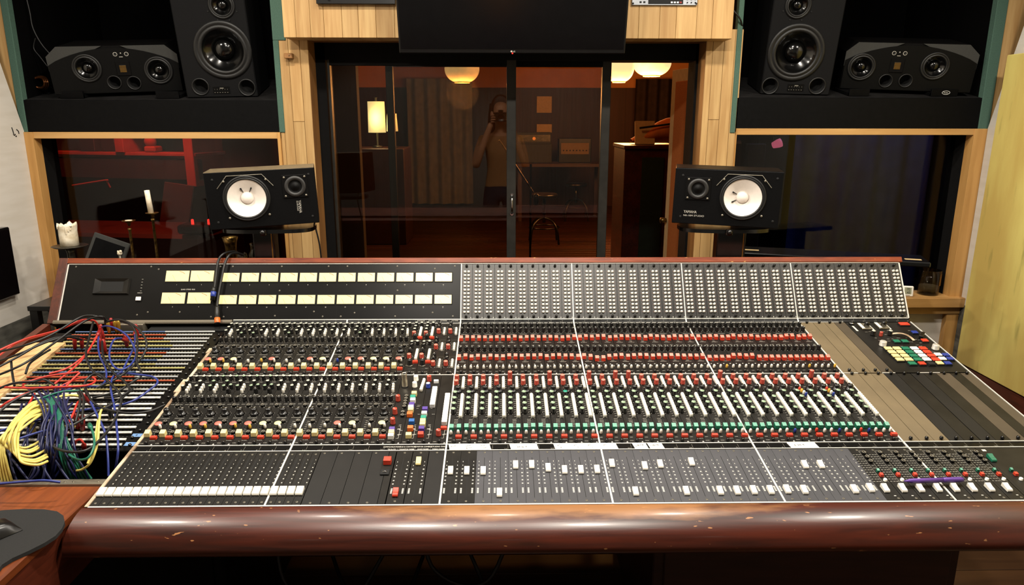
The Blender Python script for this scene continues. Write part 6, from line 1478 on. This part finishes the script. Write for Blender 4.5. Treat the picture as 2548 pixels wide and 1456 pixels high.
# ================================================================== LIGHT
def area(name, x, y, z, size, power, col, rx=0, ry=0, spread=180):
    ld = bpy.data.lights.new(name, 'AREA'); ld.shape = 'DISK'; ld.size = size; ld.energy = power; ld.color = col; ld.spread = rad(spread)
    o = bpy.data.objects.new(name, ld); COL.objects.link(o); o.matrix_world = T(x, y, z) @ RX(rx) @ RY(ry); return o
WARM = (1.0, .92, .80)
for x, p in ((.15, 36), (.95, 36)): area('ceiling_spot', x, 1.35, 2.60, .11, p, WARM)
for x, p in ((-.3, 16), (.55, 10), (1.4, 16)): area('ceiling_spot', x, 2.35, 2.60, .11, p, WARM)
for x, y, p in ((-1.05, 1.9, 24), (2.2, 1.9, 26), (-.6, -.7, .6), (.6, -1.2, .6), (1.8, -.7, .6)): area('ceiling_spot', x, y, 2.60, .12, p, WARM)
for x in (-.5, 1.2):  # unseen spots added to brighten the back wall mirrored in the door glass
    ld = bpy.data.lights.new('back_wall_fill', 'SPOT'); ld.energy = 52; ld.color = (1, .95, .88); ld.spot_size = rad(95); ld.spot_blend = .6; ld.shadow_soft_size = .06
    o = bpy.data.objects.new('back_wall_fill', ld); COL.objects.link(o); d_ = Vector((x*1.2, -2.4, 1.2))-Vector((x, -1.2, 2.5)); o.matrix_world = T(x, -1.2, 2.5) @ d_.to_track_quat('-Z', 'Y').to_matrix().to_4x4()
def point(name, x, y, z, p, col, r=.1):
    ld = bpy.data.lights.new(name, 'POINT'); ld.energy = p; ld.color = col; ld.shadow_soft_size = r; o = bpy.data.objects.new(name, ld); COL.objects.link(o); o.location = (x, y, z)
point('booth_lamp', -1.7, 4.3, 2.35, 95, (1, .10, .04)); point('live_room_fill', .35, 4.9, 2.9, 26, (1, .5, .18)); point('booth_lamp', 3.1, 4.6, 2.4, 22, (.4, .5, 1)); point('table_lamp_bulb', X(940, 9.5), 9.2, 1.6, 12, (1, .75, .4))  # live room point is an unseen fill added to brighten the door leaf
w = bpy.data.worlds.new('World'); scene.world = w; w.use_nodes = True; w.node_tree.nodes['Background'].inputs[0].default_value = (.02, .017, .014, 1); w.node_tree.nodes['Background'].inputs[1].default_value = .35
vs_ = scene.view_settings
vs_.view_transform = 'Standard'; vs_.look = 'None'; vs_.gamma = 1.0; vs_.use_curve_mapping = False; vs_.exposure = -0.15

# ================================================================== PHOTOGRAPHER, seen only as a faint reflection in the door glass
mat('skin', (206, 150, 116), .5, var=.06, scale=40); mat('hair', (46, 30, 22), .5, var=.3, scale=60, stretch=(6, 6, .5)); mat('shirt', (176, 128, 84), .85, var=.12, scale=60); mat('jeans', (40, 44, 60), .85, var=.2, scale=90)
def skin_mesh(name, pts, edges, mats, parent, sub=2):
    """Grow one continuous surface round a skeleton: pts = [(x, y, z, radius)], root first."""
    me = bpy.data.meshes.new(name); me.from_pydata([p[:3] for p in pts], edges, []); o = bpy.data.objects.new(name, me); COL.objects.link(o)
    sk = o.modifiers.new('skin', 'SKIN'); sk.use_smooth_shade = True; o.modifiers.new('smooth', 'SUBSURF').levels = sub
    for v, p in zip(me.skin_vertices[0].data, pts):
        r = p[3]; v.radius = r if isinstance(r, tuple) else (r, r)
    me.skin_vertices[0].data[0].use_root = True
    bpy.context.view_layer.update()
    nm = bpy.data.meshes.new_from_object(o.evaluated_get(bpy.context.evaluated_depsgraph_get()))
    o.modifiers.clear(); o.data = nm; bpy.data.meshes.remove(me)
    nm.materials.clear()
    for m_ in mats: nm.materials.append(MATS[m_])
    for p in nm.polygons: p.use_smooth = True; p.material_index = 0
    o.parent = parent; return o
px_, py_ = .545, -.235
person = thing('person', 'person in tan top standing behind the camera, reflected in the door glass', 'person', T(px_, py_, 0))
J = [(0, 0, .98, (.15, .10)), (0, 0, 1.12, (.13, .09)), (0, .01, 1.28, (.15, .10)), (0, .01, 1.40, (.15, .085)), (0, .02, 1.475, .056), (0, .035, 1.55, .052), (0, .045, 1.62, (.072, .088)), (0, .045, 1.70, (.078, .095)), (0, .035, 1.76, (.055, .07))]
E_ = [(i, i+1) for i in range(8)]
for s in (-1, 1):
    k = len(J)
    J += [(s*.17, .01, 1.415, .056), (s*.215, .05, 1.28, .046), (s*.235, .09, 1.17, .040), (s*.18, .13, 1.33, .036), (s*.105, .150, 1.525, .027), (s*.085, .152, 1.575, .030)]
    E_ += [(3, k), (k, k+1), (k+1, k+2), (k+2, k+3), (k+3, k+4), (k+4, k+5)]
    k = len(J)
    J += [(s*.09, 0, .90, .092), (s*.10, .01, .70, .078), (s*.10, .02, .50, .058), (s*.10, 0, .34, .056), (s*.10, -.01, .11, .040), (s*.10, .0, .055, .042), (s*.11, .12, .032, .030)]
    E_ += [(0, k)]+[(k+i, k+i+1) for i in range(6)]
body = skin_mesh('body', J, E_, ['skin', 'shirt', 'jeans'], person)
for p in body.data.polygons:
    c = p.center
    if c.z < .99 and abs(c.x) < .24: p.material_index = 2
    elif c.z < 1.455 and abs(c.x) < .205 and c.y < .115: p.material_index = 1
b = MB(); b.sphere((0, .02, 1.715), .098, 0, 20, 14, sz=1.12)
vs = [v for v in b.v]; b.v = [(x*.92, y if y < .06 else .06+(y-.06)*.15, z) for x, y, z in vs]
for k in range(9): a = rad(200+k*17.5); x, y = .088*math.cos(a), .02+.085*math.sin(a); b.tube(spline([(x*.9, y, 1.74), (x*1.08, y-.005, 1.62), (x*1.15, y-.01, 1.50), (x*1.05, y, 1.40)], 4), [.03]*12+[.012], 7)
b.build('hair', ['hair'], person)
b = MB()
for s in (-1, 1): b.sphere((s*.03, .124, 1.655), .011, 3, 10, 8)
b.tube([(0, .132, 1.66), (0, .152, 1.615), (0, .140, 1.607)], [.008, .013, .010], 7, 1); b.tube([(-.022, .135, 1.575), (0, .14, 1.573), (.022, .135, 1.575)], .005, 6, 2)
for s in (-1, 1): b.sphere((s*.078, .04, 1.645), .02, 1, 8, 6, sz=1.5)
b.build('face', ['white', 'skin', 'red_cap', 'hair'], person)
for s in (-1, 1):
    fing = [(.020, 1.636), (.028, 1.616), (.028, 1.596), (.020, 1.576)]
    for i, (l, z) in enumerate(fing): skin_mesh('finger', [(s*.088, .158, z-.01, .009), (s*.084, .178, z, .0088), (s*.066, .192, z+.004, .0082), (s*(.074-l), .196, z+.003, .007)], [(0, 1), (1, 2), (2, 3)], ['skin'], person, 1)
    skin_mesh('thumb', [(s*.082, .150, 1.576, .011), (s*.066, .140, 1.598, .010), (s*.048, .138, 1.612, .0085)], [(0, 1), (1, 2)], ['skin'], person, 1)
root = thing('camera_body', 'black camera held up by the person, reflected in the door glass', 'camera', T(px_, py_+.15, 1.612))
b = MB(); b.box(-.066, .066, -.004, .036, -.030, .050, 0, None, .006); b.box(-.022, .022, 0, .03, .05, .072, 0, None, .005); b.build('housing', ['bezel_black'], root)
b = MB(); b.lathe([(.034, .036), (.034, .060), (.031, .062), (.027, .058, 1), (1e-6, .056, 1)], 24, 0, RX(-90)); b.build('lens', ['gloss_black', 'screen_black'], root)
